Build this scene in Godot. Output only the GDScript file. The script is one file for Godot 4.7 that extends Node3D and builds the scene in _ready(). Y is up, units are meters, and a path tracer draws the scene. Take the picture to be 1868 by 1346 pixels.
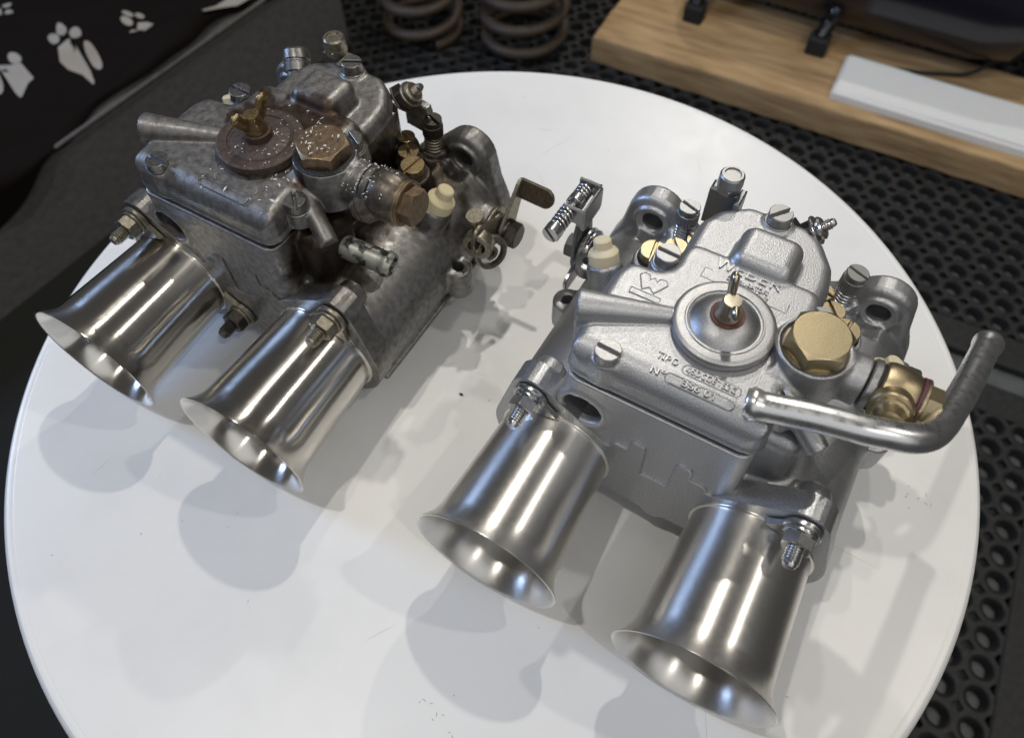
extends Node3D
# Two twin-choke carburettors with polished air trumpets on a small round white table.
# Lengths in this script are millimetres; meshes are committed in metres.

const S := 0.001
var used := {}
var M := {}
var shared := {}

# ------------------------------------------------------------------ mesh building
class MB:
	var v := PackedVector3Array()
	var t := PackedVector2Array()
	var has_uv := false
	var x := Transform3D.IDENTITY
	var mark := 0

	func at(tr: Transform3D) -> MB:
		x = tr
		return self

	func begin() -> void:
		mark = v.size()

	# turns the triangles added since begin() outward if they face inward
	func close() -> void:
		var c := Vector3.ZERO
		var n := v.size() - mark
		if n <= 0:
			return
		for i in range(mark, v.size()):
			c += v[i]
		c /= n
		var vol := 0.0
		for i in range(mark, v.size(), 3):
			vol += (v[i] - c).dot((v[i + 1] - c).cross(v[i + 2] - c))
		# clockwise fronts: outward faces give a negative volume
		if vol > 0.0:
			for i in range(mark, v.size(), 3):
				var k := v[i + 1]
				v[i + 1] = v[i + 2]
				v[i + 2] = k
				if has_uv:
					var q := t[i + 1]
					t[i + 1] = t[i + 2]
					t[i + 2] = q

	func tri(a: Vector3, b: Vector3, c: Vector3) -> void:
		v.append(x * a); v.append(x * b); v.append(x * c)

	func quad(a: Vector3, b: Vector3, c: Vector3, d: Vector3) -> void:
		tri(a, b, c); tri(a, c, d)

	# profile of (radius, height) about the local y axis
	func lathe(p: Array, segs := 32, uv := false) -> MB:
		begin()
		has_uv = has_uv or uv
		var l := 0.0
		for i in p.size() - 1:
			var a: Vector2 = p[i]
			var b: Vector2 = p[i + 1]
			var l2 := l + a.distance_to(b)
			for k in segs:
				var t0 := TAU * k / segs
				var t1 := TAU * (k + 1) / segs
				var c0 := Vector3(cos(t0), 0, sin(t0))
				var c1 := Vector3(cos(t1), 0, sin(t1))
				var p0 := c0 * a.x + Vector3(0, a.y, 0)
				var p1 := c1 * a.x + Vector3(0, a.y, 0)
				var p2 := c1 * b.x + Vector3(0, b.y, 0)
				var p3 := c0 * b.x + Vector3(0, b.y, 0)
				var u0 := Vector2(l * 0.02, float(k) / segs)
				var u1 := Vector2(l * 0.02, float(k + 1) / segs)
				var u2 := Vector2(l2 * 0.02, float(k + 1) / segs)
				var u3 := Vector2(l2 * 0.02, float(k) / segs)
				if a.x > 1e-5:
					tri(p0, p1, p2)
					if uv: t.append(u0); t.append(u1); t.append(u2)
				if b.x > 1e-5:
					tri(p0, p2, p3)
					if uv: t.append(u0); t.append(u2); t.append(u3)
			l = l2
		close()
		return self

	# a hexagon with a turned chamfer on both ends or the top only, along local y
	func hex(af: float, y0: float, y1: float, turn := 0.0, both := false, n := 6) -> MB:
		begin()
		var ap := af * 0.5
		var segs := n * 8
		var rc := ap * 0.97
		var rings: Array = [[], [], [], []]
		for k in segs + 1:
			var th := TAU * k / segs
			var m := fposmod(th, TAU / n) - PI / n
			var r := ap / cos(m)
			var d := Vector3(cos(th + turn), 0, sin(th + turn))
			var drop := (r - rc) * 0.6
			rings[0].append(d * (rc if both else r) + Vector3(0, y0, 0))
			rings[1].append(d * r + Vector3(0, y0 + (drop if both else 0.0), 0))
			rings[2].append(d * r + Vector3(0, y1 - drop, 0))
			rings[3].append(d * rc + Vector3(0, y1, 0))
		for k in segs:
			for i in 3:
				if i == 0 and not both: continue
				quad(rings[i][k], rings[i][k + 1], rings[i + 1][k + 1], rings[i + 1][k])
			tri(Vector3(0, y0, 0), rings[0][k + 1], rings[0][k])
			tri(Vector3(0, y1, 0), rings[3][k], rings[3][k + 1])
		close()
		return self

	# polygon in local (x, z), from y0 to y1 with a bevel at the top (and bottom)
	func prism(poly: PackedVector2Array, y0: float, y1: float, bev := 0.0, both := false) -> MB:
		begin()
		var q := poly.duplicate()
		if Geometry2D.is_polygon_clockwise(q):
			q.reverse()
		var n := q.size()
		var inn := PackedVector2Array()
		for i in n:
			var a := q[(i + n - 1) % n]
			var b := q[i]
			var c := q[(i + 1) % n]
			var d0 := (b - a).normalized()
			var d1 := (c - b).normalized()
			var n0 := Vector2(-d0.y, d0.x)
			var n1 := Vector2(-d1.y, d1.x)
			var m := (n0 + n1)
			var mm := m.length_squared()
			m = m * (2.0 / maxf(mm, 0.5)) if mm > 1e-6 else n0
			inn.append(b + m * bev)
		var lv: Array = []
		if both and bev > 0.0:
			lv.append([inn, y0]); lv.append([q, y0 + bev])
		else:
			lv.append([q, y0])
		if bev > 0.0:
			lv.append([q, y1 - bev]); lv.append([inn, y1])
		else:
			lv.append([q, y1])
		for i in lv.size() - 1:
			for k in n:
				var k2 := (k + 1) % n
				var a: Vector2 = lv[i][0][k]
				var b: Vector2 = lv[i][0][k2]
				var c: Vector2 = lv[i + 1][0][k2]
				var d: Vector2 = lv[i + 1][0][k]
				quad(Vector3(a.x, lv[i][1], a.y), Vector3(b.x, lv[i][1], b.y), Vector3(c.x, lv[i + 1][1], c.y), Vector3(d.x, lv[i + 1][1], d.y))
		var tp: PackedVector2Array = lv[-1][0]
		var ix := Geometry2D.triangulate_polygon(tp)
		if ix.is_empty():
			ix = Geometry2D.triangulate_polygon(q)
		var sgn := 0.0
		for i in range(0, ix.size(), 3):
			var a := tp[ix[i]]
			var b := tp[ix[i + 1]]
			var c := tp[ix[i + 2]]
			if (b - a).cross(c - a) < 0.0:
				var k := b
				b = c
				c = k
			# side quads above run counter-clockwise in (x, z): match them
			tri(Vector3(a.x, y1, a.y), Vector3(b.x, y1, b.y), Vector3(c.x, y1, c.y))
		var bp: PackedVector2Array = lv[0][0]
		for i in range(0, ix.size(), 3):
			var a := bp[ix[i]]
			var b := bp[ix[i + 1]]
			var c := bp[ix[i + 2]]
			if (b - a).cross(c - a) < 0.0:
				var k := b
				b = c
				c = k
			tri(Vector3(a.x, y0, a.y), Vector3(c.x, y0, c.y), Vector3(b.x, y0, b.y))
		close()
		return self

	func box(c: Vector3, s: Vector3, bev := 0.3) -> MB:
		var h := s * 0.5
		var keep := x
		x = x * Transform3D(Basis.IDENTITY, c)
		prism(PackedVector2Array([Vector2(-h.x, -h.z), Vector2(h.x, -h.z), Vector2(h.x, h.z), Vector2(-h.x, h.z)]), -h.y, h.y, bev, true)
		x = keep
		return self

	# swept round section; r is a number or an array; flat scales the section along its second axis
	func tube(pts: Array, r, segs := 12, caps := true, uv := false) -> MB:
		begin()
		has_uv = has_uv or uv
		var n := pts.size()
		var up := Vector3.UP
		var t0: Vector3 = (pts[1] - pts[0]).normalized()
		if absf(t0.dot(up)) > 0.9:
			up = Vector3.RIGHT
		var nrm := (up - t0 * up.dot(t0)).normalized()
		var rings: Array = []
		var ls := [0.0]
		for i in n:
			var tg: Vector3
			if i == 0: tg = t0
			elif i == n - 1: tg = (pts[i] - pts[i - 1]).normalized()
			else: tg = (pts[i + 1] - pts[i - 1]).normalized()
			nrm = (nrm - tg * nrm.dot(tg)).normalized()
			var bn := tg.cross(nrm)
			var rr: float = r[i] if r is Array else r
			var ring := PackedVector3Array()
			for k in segs + 1:
				var a := TAU * k / segs
				ring.append(pts[i] + (nrm * cos(a) + bn * sin(a)) * rr)
			rings.append(ring)
			if i > 0: ls.append(ls[-1] + pts[i].distance_to(pts[i - 1]))
		for i in n - 1:
			for k in segs:
				quad(rings[i][k], rings[i][k + 1], rings[i + 1][k + 1], rings[i + 1][k])
				if uv:
					var u0 := Vector2(ls[i] * 0.02, float(k) / segs)
					var u1 := Vector2(ls[i] * 0.02, float(k + 1) / segs)
					var u2 := Vector2(ls[i + 1] * 0.02, float(k + 1) / segs)
					var u3 := Vector2(ls[i + 1] * 0.02, float(k) / segs)
					t.append(u0); t.append(u1); t.append(u2); t.append(u0); t.append(u2); t.append(u3)
		if caps:
			for k in segs:
				tri(pts[0], rings[0][k + 1], rings[0][k])
				tri(pts[n - 1], rings[n - 1][k], rings[n - 1][k + 1])
				if uv:
					for q in 6: t.append(Vector2.ZERO)
			close()
		elif (v[mark + 2] - v[mark]).cross(v[mark + 1] - v[mark]).dot(v[mark] - x * pts[0]) < 0.0:
			for i in range(mark, v.size(), 3):
				var w := v[i + 1]
				v[i + 1] = v[i + 2]
				v[i + 2] = w
		return self

	func finish(angle := 38.0) -> ArrayMesh:
		var lim := cos(deg_to_rad(angle))
		var n := v.size()
		var fn := PackedVector3Array()
		fn.resize(n / 3)
		var at_pos := {}
		for i in range(0, n, 3):
			var c := (v[i + 2] - v[i]).cross(v[i + 1] - v[i])
			fn[i / 3] = c
			for k in 3:
				var key := Vector3i((v[i + k] * 200.0).round())
				if at_pos.has(key):
					at_pos[key].append(i / 3)
				else:
					at_pos[key] = PackedInt32Array([i / 3])
		var un := PackedVector3Array()
		un.resize(fn.size())
		for i in fn.size():
			un[i] = fn[i].normalized()
		var nn := PackedVector3Array()
		nn.resize(n)
		var out := PackedVector3Array()
		out.resize(n)
		for i in n:
			var key := Vector3i((v[i] * 200.0).round())
			var f := un[i / 3]
			var s := Vector3.ZERO
			for j in at_pos[key]:
				if un[j].dot(f) >= lim:
					s += fn[j]
			nn[i] = s.normalized() if s.length_squared() > 1e-20 else (f if f.length_squared() > 0.5 else Vector3.UP)
			out[i] = v[i] * S
		var arr := []
		arr.resize(Mesh.ARRAY_MAX)
		arr[Mesh.ARRAY_VERTEX] = out
		arr[Mesh.ARRAY_NORMAL] = nn
		if has_uv and t.size() == n:
			arr[Mesh.ARRAY_TEX_UV] = t
		var m := ArrayMesh.new()
		m.add_surface_from_arrays(Mesh.PRIMITIVE_TRIANGLES, arr)
		return m

# ------------------------------------------------------------------ cast shapes: distance field + surface nets
class Field:
	var o: Vector3
	var c: float
	var nx: int
	var ny: int
	var nz: int
	var d := PackedFloat32Array()

	func _init(lo: Vector3, hi: Vector3, cell: float) -> void:
		o = lo
		c = cell
		nx = int(ceil((hi.x - lo.x) / cell)) + 1
		ny = int(ceil((hi.y - lo.y) / cell)) + 1
		nz = int(ceil((hi.z - lo.z) / cell)) + 1
		d.resize(nx * ny * nz)
		d.fill(1000.0)

	func span(lo: Vector3, hi: Vector3, m: float) -> Array:
		return [maxi(0, int(floor((lo.x - m - o.x) / c))), mini(nx - 1, int(ceil((hi.x + m - o.x) / c))),
			maxi(0, int(floor((lo.y - m - o.y) / c))), mini(ny - 1, int(ceil((hi.y + m - o.y) / c))),
			maxi(0, int(floor((lo.z - m - o.z) / c))), mini(nz - 1, int(ceil((hi.z + m - o.z) / c)))]

	func put(lo: Vector3, hi: Vector3, k: float, f: Callable, cut := false) -> void:
		var r := span(lo, hi, k + 3.0 * c)
		for iz in range(r[4], r[5] + 1):
			var z := o.z + iz * c
			for iy in range(r[2], r[3] + 1):
				var y := o.y + iy * c
				var i: int = (iz * ny + iy) * nx + r[0]
				for ix in range(r[0], r[1] + 1):
					var b: float = f.call(Vector3(o.x + ix * c, y, z))
					var a := d[i]
					if cut:
						var h := maxf(k - absf(a + b), 0.0)
						d[i] = maxf(a, -b) + (h * h / (4.0 * k) if k > 0.0 else 0.0)
					else:
						var h := maxf(k - absf(a - b), 0.0)
						d[i] = minf(a, b) - (h * h / (4.0 * k) if k > 0.0 else 0.0)
					i += 1

	func capsule(a: Vector3, b: Vector3, ra: float, rb: float, k := 2.0, cut := false) -> void:
		var m := maxf(ra, rb)
		var ab := b - a
		var l2 := ab.length_squared()
		put(a.min(b) - Vector3.ONE * m, a.max(b) + Vector3.ONE * m, k, func(p: Vector3) -> float:
			var h := clampf((p - a).dot(ab) / l2, 0.0, 1.0)
			return (p - a - ab * h).length() - lerpf(ra, rb, h), cut)

	# flat-ended cylinder or cone with rounded rims
	func cyl(a: Vector3, b: Vector3, ra: float, rb: float, rim := 1.0, k := 2.0, cut := false) -> void:
		var m := maxf(ra, rb)
		var ab := b - a
		var len := ab.length()
		var u := ab / len
		put(a.min(b) - Vector3.ONE * m, a.max(b) + Vector3.ONE * m, k, func(p: Vector3) -> float:
			var w := p - a
			var y := w.dot(u)
			var r := (w - u * y).length()
			var dx := r - lerpf(ra, rb, clampf(y / len, 0.0, 1.0)) + rim
			var dy := absf(y - len * 0.5) - len * 0.5 + rim
			return minf(maxf(dx, dy), 0.0) + Vector2(maxf(dx, 0.0), maxf(dy, 0.0)).length() - rim, cut)

	func rbox(lo: Vector3, hi: Vector3, r: float, k := 2.0, cut := false) -> void:
		var ce := (lo + hi) * 0.5
		var h := (hi - lo) * 0.5 - Vector3.ONE * r
		put(lo, hi, k, func(p: Vector3) -> float:
			var q := (p - ce).abs() - h
			return q.max(Vector3.ZERO).length() + minf(maxf(q.x, maxf(q.y, q.z)), 0.0) - r, cut)

	static func sdpoly(p: Vector2, q: PackedVector2Array) -> float:
		var n := q.size()
		var best := 1e9
		var s := 1.0
		var j := n - 1
		for i in n:
			var a := q[i]
			var e := q[j] - a
			var w := p - a
			var b := w - e * clampf(w.dot(e) / e.length_squared(), 0.0, 1.0)
			best = minf(best, b.length_squared())
			var c1 := p.y >= a.y
			var c2 := p.y < q[j].y
			var c3 := e.x * w.y > e.y * w.x
			if (c1 and c2 and c3) or (not c1 and not c2 and not c3):
				s = -s
			j = i
		return s * sqrt(best)

	# outline drawn in two axes and pushed along the third (axis 1: x,z along y; axis 2: x,y along z)
	func push(q: PackedVector2Array, axis: int, l0: float, l1: float, r0: float, r1: float, k := 1.5) -> void:
		var lo2 := q[0]
		var hi2 := q[0]
		for p in q:
			lo2 = lo2.min(p)
			hi2 = hi2.max(p)
		var lo := Vector3(lo2.x, l0, lo2.y) if axis == 1 else Vector3(lo2.x, lo2.y, l0)
		var hi := Vector3(hi2.x, l1, hi2.y) if axis == 1 else Vector3(hi2.x, hi2.y, l1)
		var r := span(lo, hi, k + 3.0 * c)
		var j0: int = r[4] if axis == 1 else r[2]
		var j1: int = r[5] if axis == 1 else r[3]
		var k0: int = r[2] if axis == 1 else r[4]
		var k1: int = r[3] if axis == 1 else r[5]
		for ij in range(j0, j1 + 1):
			for ix in range(r[0], r[1] + 1):
				var d2 := sdpoly(Vector2(o.x + ix * c, (o.z if axis == 1 else o.y) + ij * c), q)
				for ik in range(k0, k1 + 1):
					var w := (o.y if axis == 1 else o.z) + ik * c
					var rr := r1 if w > (l0 + l1) * 0.5 else r0
					var dy := (w - l1 if w > (l0 + l1) * 0.5 else l0 - w) + rr
					var dx := d2 + rr
					var b := minf(maxf(dx, dy), 0.0) + sqrt(maxf(dx, 0.0) * maxf(dx, 0.0) + maxf(dy, 0.0) * maxf(dy, 0.0)) - rr
					var i: int = (ij * ny + ik) * nx + ix if axis == 1 else (ik * ny + ij) * nx + ix
					var a := d[i]
					var h := maxf(k - absf(a - b), 0.0)
					d[i] = minf(a, b) - (h * h / (4.0 * k) if k > 0.0 else 0.0)

	func mesh() -> ArrayMesh:
		var idx := PackedInt32Array()
		idx.resize(nx * ny * nz)
		idx.fill(-1)
		var vs := PackedVector3Array()
		var ns := PackedVector3Array()
		var sy := nx
		var sz := nx * ny
		var lim := 2.2 * c
		var cells := PackedInt32Array()
		for iz in nz - 1:
			for iy in ny - 1:
				var i: int = iz * sz + iy * sy
				for ix in nx - 1:
					var a := d[i]
					if a < lim and a > -lim:
						var b := d[i + 1]
						var e := d[i + sy]
						var f := d[i + sy + 1]
						var g := d[i + sz]
						var h := d[i + sz + 1]
						var k := d[i + sz + sy]
						var l := d[i + sz + sy + 1]
						var cnt := int(a < 0) + int(b < 0) + int(e < 0) + int(f < 0) + int(g < 0) + int(h < 0) + int(k < 0) + int(l < 0)
						if cnt > 0 and cnt < 8:
							var p := Vector3.ZERO
							var n := 0
							if (a < 0) != (b < 0): p += Vector3(a / (a - b), 0, 0); n += 1
							if (e < 0) != (f < 0): p += Vector3(e / (e - f), 1, 0); n += 1
							if (g < 0) != (h < 0): p += Vector3(g / (g - h), 0, 1); n += 1
							if (k < 0) != (l < 0): p += Vector3(k / (k - l), 1, 1); n += 1
							if (a < 0) != (e < 0): p += Vector3(0, a / (a - e), 0); n += 1
							if (b < 0) != (f < 0): p += Vector3(1, b / (b - f), 0); n += 1
							if (g < 0) != (k < 0): p += Vector3(0, g / (g - k), 1); n += 1
							if (h < 0) != (l < 0): p += Vector3(1, h / (h - l), 1); n += 1
							if (a < 0) != (g < 0): p += Vector3(0, 0, a / (a - g)); n += 1
							if (b < 0) != (h < 0): p += Vector3(1, 0, b / (b - h)); n += 1
							if (e < 0) != (k < 0): p += Vector3(0, 1, e / (e - k)); n += 1
							if (f < 0) != (l < 0): p += Vector3(1, 1, f / (f - l)); n += 1
							p /= n
							idx[i] = vs.size()
							cells.append(i)
							vs.append((o + (Vector3(ix, iy, iz) + p) * c) * S)
							var gx := lerpf(lerpf(b - a, f - e, p.y), lerpf(h - g, l - k, p.y), p.z)
							var gy := lerpf(lerpf(e - a, f - b, p.x), lerpf(k - g, l - h, p.x), p.z)
							var gz := lerpf(lerpf(g - a, h - b, p.x), lerpf(k - e, l - f, p.x), p.y)
							ns.append(Vector3(gx, gy, gz).normalized())
					i += 1
		var tr := PackedInt32Array()
		for i in cells:
			var a := d[i] < 0.0
			var st := [1, sy, sz]
			for ax in 3:
				var s0: int = st[ax]
				if (d[i + s0] < 0.0) == a:
					continue
				var s1: int = st[(ax + 1) % 3]
				var s2: int = st[(ax + 2) % 3]
				if i < s1 + s2:
					continue
				var q0 := idx[i]
				var q1 := idx[i - s1]
				var q2 := idx[i - s1 - s2]
				var q3 := idx[i - s2]
				if q1 < 0 or q2 < 0 or q3 < 0:
					continue
				if a:
					tr.append_array([q0, q2, q1, q0, q3, q2])
				else:
					tr.append_array([q0, q1, q2, q0, q2, q3])
		var arr := []
		arr.resize(Mesh.ARRAY_MAX)
		arr[Mesh.ARRAY_VERTEX] = vs
		arr[Mesh.ARRAY_NORMAL] = ns
		arr[Mesh.ARRAY_INDEX] = tr
		var m := ArrayMesh.new()
		m.add_surface_from_arrays(Mesh.PRIMITIVE_TRIANGLES, arr)
		return m

# ------------------------------------------------------------------ naming
func numbered(n: String) -> String:
	if not used.has(n):
		used[n] = 0
		return n
	used[n] += 1
	return "%s_%03d" % [n, used[n]]

func thing(called: String, label: String, category: String, pos := Vector3.ZERO, turn := 0.0, group := "") -> Node3D:
	var o := Node3D.new()
	o.name = numbered(called)
	add_child(o)
	o.position = pos * S
	o.rotation.y = turn
	o.set_meta("label", label)
	o.set_meta("category", category)
	if group != "":
		o.set_meta("group", group)
	return o

func part(called: String, mesh: Mesh, mat: Material, parent: Node, label := "") -> MeshInstance3D:
	var o := MeshInstance3D.new()
	o.name = called
	o.mesh = mesh
	o.material_override = mat
	parent.add_child(o, true)
	# repeats under one parent: wheel, wheel_001 ...
	var n := 0
	var nm := called
	for s in parent.get_children():
		if s != o and (String(s.name) == nm):
			n += 1
			nm = "%s_%03d" % [called, n]
	o.name = nm
	if label != "":
		o.set_meta("label", label)
	return o

func solo(called: String, mesh: Mesh, mat: Material, label: String, category: String, group := "") -> MeshInstance3D:
	var o := MeshInstance3D.new()
	o.name = numbered(called)
	o.mesh = mesh
	o.material_override = mat
	add_child(o)
	o.set_meta("label", label)
	o.set_meta("category", category)
	if group != "":
		o.set_meta("group", group)
	return o

func struct(called: String, mesh: Mesh, mat: Material) -> MeshInstance3D:
	var o := MeshInstance3D.new()
	o.name = called
	o.mesh = mesh
	o.material_override = mat
	add_child(o)
	o.set_meta("kind", "structure")
	return o

# local frame whose y axis points along dir
func along(p: Vector3, dir: Vector3, spin := 0.0) -> Transform3D:
	var y := dir.normalized()
	var r := Vector3.RIGHT if absf(y.x) < 0.9 else Vector3.BACK
	var xx := (r - y * r.dot(y)).normalized()
	var b := Basis(xx, y, xx.cross(y))
	return Transform3D(b.rotated(y, spin), p)

# ------------------------------------------------------------------ materials
func lin(r: float, g: float, b: float) -> Color:
	return Color(r, g, b).linear_to_srgb()

func noise_tex(freq: float, oct: int, seed_: int, type := FastNoiseLite.TYPE_SIMPLEX_SMOOTH, ramp: Gradient = null, size := 512, normalize := true) -> NoiseTexture2D:
	var n := FastNoiseLite.new()
	n.noise_type = type
	n.frequency = freq
	n.fractal_octaves = oct
	n.seed = seed_
	var t := NoiseTexture2D.new()
	t.width = size
	t.height = size
	t.seamless = true
	t.normalize = normalize
	t.noise = n
	if ramp:
		t.color_ramp = ramp
	return t

func ramp(stops: Array) -> Gradient:
	var g := Gradient.new()
	var offs := PackedFloat32Array()
	var cols := PackedColorArray()
	for s in stops:
		offs.append(s[0])
		cols.append(s[1])
	g.offsets = offs
	g.colors = cols
	return g

func mat(key: String, col: Color, metal: float, rough: float) -> StandardMaterial3D:
	var m := StandardMaterial3D.new()
	m.albedo_color = col
	m.metallic = metal
	m.roughness = rough
	m.metallic_specular = 0.5
	M[key] = m
	return m

func tri(m: StandardMaterial3D, per_m: float) -> void:
	m.uv1_triplanar = true
	m.uv1_triplanar_sharpness = 4.0
	m.uv1_scale = Vector3.ONE * per_m

func grey(v: float) -> Color:
	return Color(v, v, v)

func materials() -> void:
	var grain := noise_tex(0.06, 3, 11)
	var fine := noise_tex(0.22, 2, 5)
	var mott := noise_tex(0.07, 4, 23, FastNoiseLite.TYPE_SIMPLEX_SMOOTH, ramp([[0.0, grey(0.66)], [0.4, grey(0.92)], [1.0, grey(1.0)]]))
	var rgh := noise_tex(0.02, 5, 31, FastNoiseLite.TYPE_SIMPLEX_SMOOTH, ramp([[0.0, grey(0.86)], [0.5, grey(0.94)], [1.0, grey(1.0)]]))
	# clean blasted aluminium casting
	var m := mat("cast_clean", lin(0.52, 0.525, 0.54), 0.90, 0.48)
	m.albedo_texture = mott
	m.roughness_texture = rgh
	m.heightmap_enabled = true
	m.heightmap_texture = grain
	m.heightmap_scale = 0.0075
	tri(m, 38.0)
	m = m.duplicate()
	m.heightmap_enabled = false
	m.roughness = 0.46
	M["cast_relief"] = m
	# the same casting, smoother where it was machined
	m = mat("cast_smooth", lin(0.50, 0.505, 0.515), 0.92, 0.42)
	m.albedo_texture = mott
	m.roughness_texture = rgh
	m.heightmap_enabled = true
	m.heightmap_texture = grain
	m.heightmap_scale = 0.004
	tri(m, 30.0)
	# weathered casting: dull oxide with dark and brown blotches
	var old := noise_tex(0.018, 6, 77, FastNoiseLite.TYPE_SIMPLEX_SMOOTH, ramp([[0.0, Color(0.74, 0.71, 0.68)], [0.3, Color(0.85, 0.83, 0.815)], [0.5, Color(0.91, 0.905, 0.90)], [0.75, Color(0.98, 0.98, 0.98)], [1.0, Color(0.92, 0.92, 0.92)]]))
	var oldr := noise_tex(0.014, 5, 15, FastNoiseLite.TYPE_SIMPLEX_SMOOTH, ramp([[0.0, grey(0.62)], [0.5, grey(0.9)], [1.0, grey(1.0)]]))
	m = mat("cast_old", lin(0.29, 0.286, 0.28), 0.86, 0.52)
	m.albedo_texture = old
	m.roughness_texture = oldr
	m.heightmap_enabled = true
	m.heightmap_texture = grain
	m.heightmap_scale = 0.006
	m.vertex_color_use_as_albedo = true
	tri(m, 24.0)
	# turned satin nickel of the trumpets, grain running round them
	var satin := noise_tex(0.35, 1, 3)
	m = mat("satin_nickel", lin(0.73, 0.705, 0.665), 1.0, 0.35)
	m.anisotropy_enabled = true
	m.anisotropy = 0.84
	m.heightmap_enabled = true
	m.heightmap_texture = satin
	m.heightmap_scale = 0.0004
	m.roughness_texture = rgh
	m.uv1_scale = Vector3(1.6, 4.0, 1)
	m = mat("bright_nickel", lin(0.71, 0.68, 0.625), 1.0, 0.22)
	m.anisotropy_enabled = true
	m.anisotropy = 0.96
	m.roughness_texture = rgh
	m.uv1_scale = Vector3(1.2, 2.0, 1)
	# fittings
	m = mat("zinc", lin(0.56, 0.56, 0.56), 1.0, 0.28)
	m.roughness_texture = rgh
	tri(m, 60.0)
	m = mat("screw_steel", lin(0.34, 0.34, 0.34), 1.0, 0.48)
	m.roughness_texture = rgh
	tri(m, 60.0)
	m = mat("zinc_mid", lin(0.26, 0.27, 0.28), 0.95, 0.45)
	m.roughness_texture = rgh
	tri(m, 60.0)
	m = mat("pipe_steel", lin(0.66, 0.665, 0.67), 1.0, 0.35)
	m.roughness_texture = oldr
	tri(m, 30.0)
	m = mat("zinc_dark", lin(0.16, 0.165, 0.17), 0.95, 0.36)
	m.albedo_texture = mott
	tri(m, 60.0)
	m = mat("zinc_gold", lin(0.36, 0.335, 0.27), 0.95, 0.40)
	m.albedo_texture = old
	tri(m, 45.0)
	m = mat("brass", lin(0.52, 0.43, 0.27), 1.0, 0.36)
	m.albedo_texture = mott
	m.heightmap_enabled = true
	m.heightmap_texture = fine
	m.heightmap_scale = 0.003
	tri(m, 45.0)
	m = mat("brass_old", lin(0.50, 0.385, 0.215), 1.0, 0.36)
	m.albedo_texture = old
	tri(m, 40.0)
	m = mat("brown_metal", lin(0.16, 0.138, 0.115), 0.8, 0.46)
	m.albedo_texture = old
	m.roughness_texture = oldr
	tri(m, 40.0)
	m = mat("varnish_cover", lin(0.085, 0.060, 0.049), 0.25, 0.64)
	m.albedo_texture = old
	m.roughness_texture = oldr
	tri(m, 35.0)
	m = mat("cover_steel", lin(0.49, 0.49, 0.495), 1.0, 0.46)
	m.roughness_texture = rgh
	m.albedo_texture = mott
	m.heightmap_enabled = true
	m.heightmap_texture = fine
	m.heightmap_scale = 0.003
	tri(m, 40.0)
	var flaky := noise_tex(0.008, 5, 41, FastNoiseLite.TYPE_SIMPLEX_SMOOTH, ramp([[0.0, Color(0.32, 0.33, 0.35)], [0.33, Color(0.42, 0.43, 0.45)], [0.42, Color(0.90, 0.90, 0.87)], [1.0, Color(1, 1, 1)]]))
	m = mat("flaked_zinc", lin(0.50, 0.50, 0.47), 0.7, 0.44)
	m.albedo_texture = flaky
	tri(m, 25.0)
	m = mat("brass_pale", lin(0.62, 0.55, 0.43), 1.0, 0.28)
	m.albedo_texture = mott
	tri(m, 45.0)
	m = mat("tab_bronze", lin(0.21, 0.175, 0.13), 0.9, 0.42)
	m.albedo_texture = old
	tri(m, 40.0)
	m = mat("bronze", lin(0.34, 0.255, 0.17), 0.95, 0.42)
	m.albedo_texture = old
	tri(m, 30.0)
	m = mat("steel_old", lin(0.30, 0.295, 0.28), 0.95, 0.38)
	m.albedo_texture = old
	tri(m, 50.0)
	m = mat("steel_dark_old", lin(0.12, 0.11, 0.10), 0.9, 0.4)
	m.albedo_texture = old
	tri(m, 50.0)
	m = mat("cast_old_flat", lin(0.30, 0.295, 0.285), 0.92, 0.44)
	m.albedo_texture = old
	m.roughness_texture = oldr
	m.heightmap_enabled = true
	m.heightmap_texture = grain
	m.heightmap_scale = 0.004
	tri(m, 20.0)
	mat("fibre_red", lin(0.13, 0.045, 0.03), 0.0, 0.6)
	mat("fibre_old", lin(0.06, 0.035, 0.025), 0.0, 0.7)
	mat("shade_dark", lin(0.017, 0.0175, 0.016), 0.0, 0.8).metallic_specular = 0.25  # near-black tone of the added sheet that darkens the shaded floor
	m = mat("crust", lin(0.03, 0.03, 0.032), 0.2, 0.55)
	m.heightmap_enabled = true
	m.heightmap_texture = grain
	m.heightmap_scale = 0.05
	tri(m, 30.0)
	mat("fibre_plum", lin(0.10, 0.03, 0.045), 0.0, 0.5)
	mat("black_gasket", lin(0.012, 0.012, 0.013), 0.0, 0.7)
	m = mat("cream_plastic", lin(0.74, 0.66, 0.47), 0.0, 0.45)
	m.subsurf_scatter_enabled = true
	m.subsurf_scatter_strength = 0.1
	m = mat("cream_old", lin(0.62, 0.54, 0.34), 0.0, 0.5)
	mat("crumb", lin(0.72, 0.73, 0.74), 0.0, 0.6)
	mat("bore_dark", lin(0.05, 0.05, 0.05), 0.6, 0.5)
	# surroundings
	m = mat("table_white", lin(0.79, 0.79, 0.78), 0.0, 0.38)
	m.albedo_texture = noise_tex(0.006, 4, 9, FastNoiseLite.TYPE_SIMPLEX_SMOOTH, ramp([[0.0, grey(0.975)], [0.5, grey(0.995)], [1.0, grey(1.0)]]))
	m.roughness_texture = rgh
	tri(m, 5.0)
	mat("scuff", lin(0.24, 0.235, 0.23), 0.0, 0.7)
	mat("scuff_pale", lin(0.50, 0.50, 0.49), 0.0, 0.6)
	mat("dark_speck", lin(0.02, 0.02, 0.02), 0.0, 0.6)
	m = mat("rubber_mat", lin(0.018, 0.018, 0.018), 0.0, 0.6)
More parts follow.
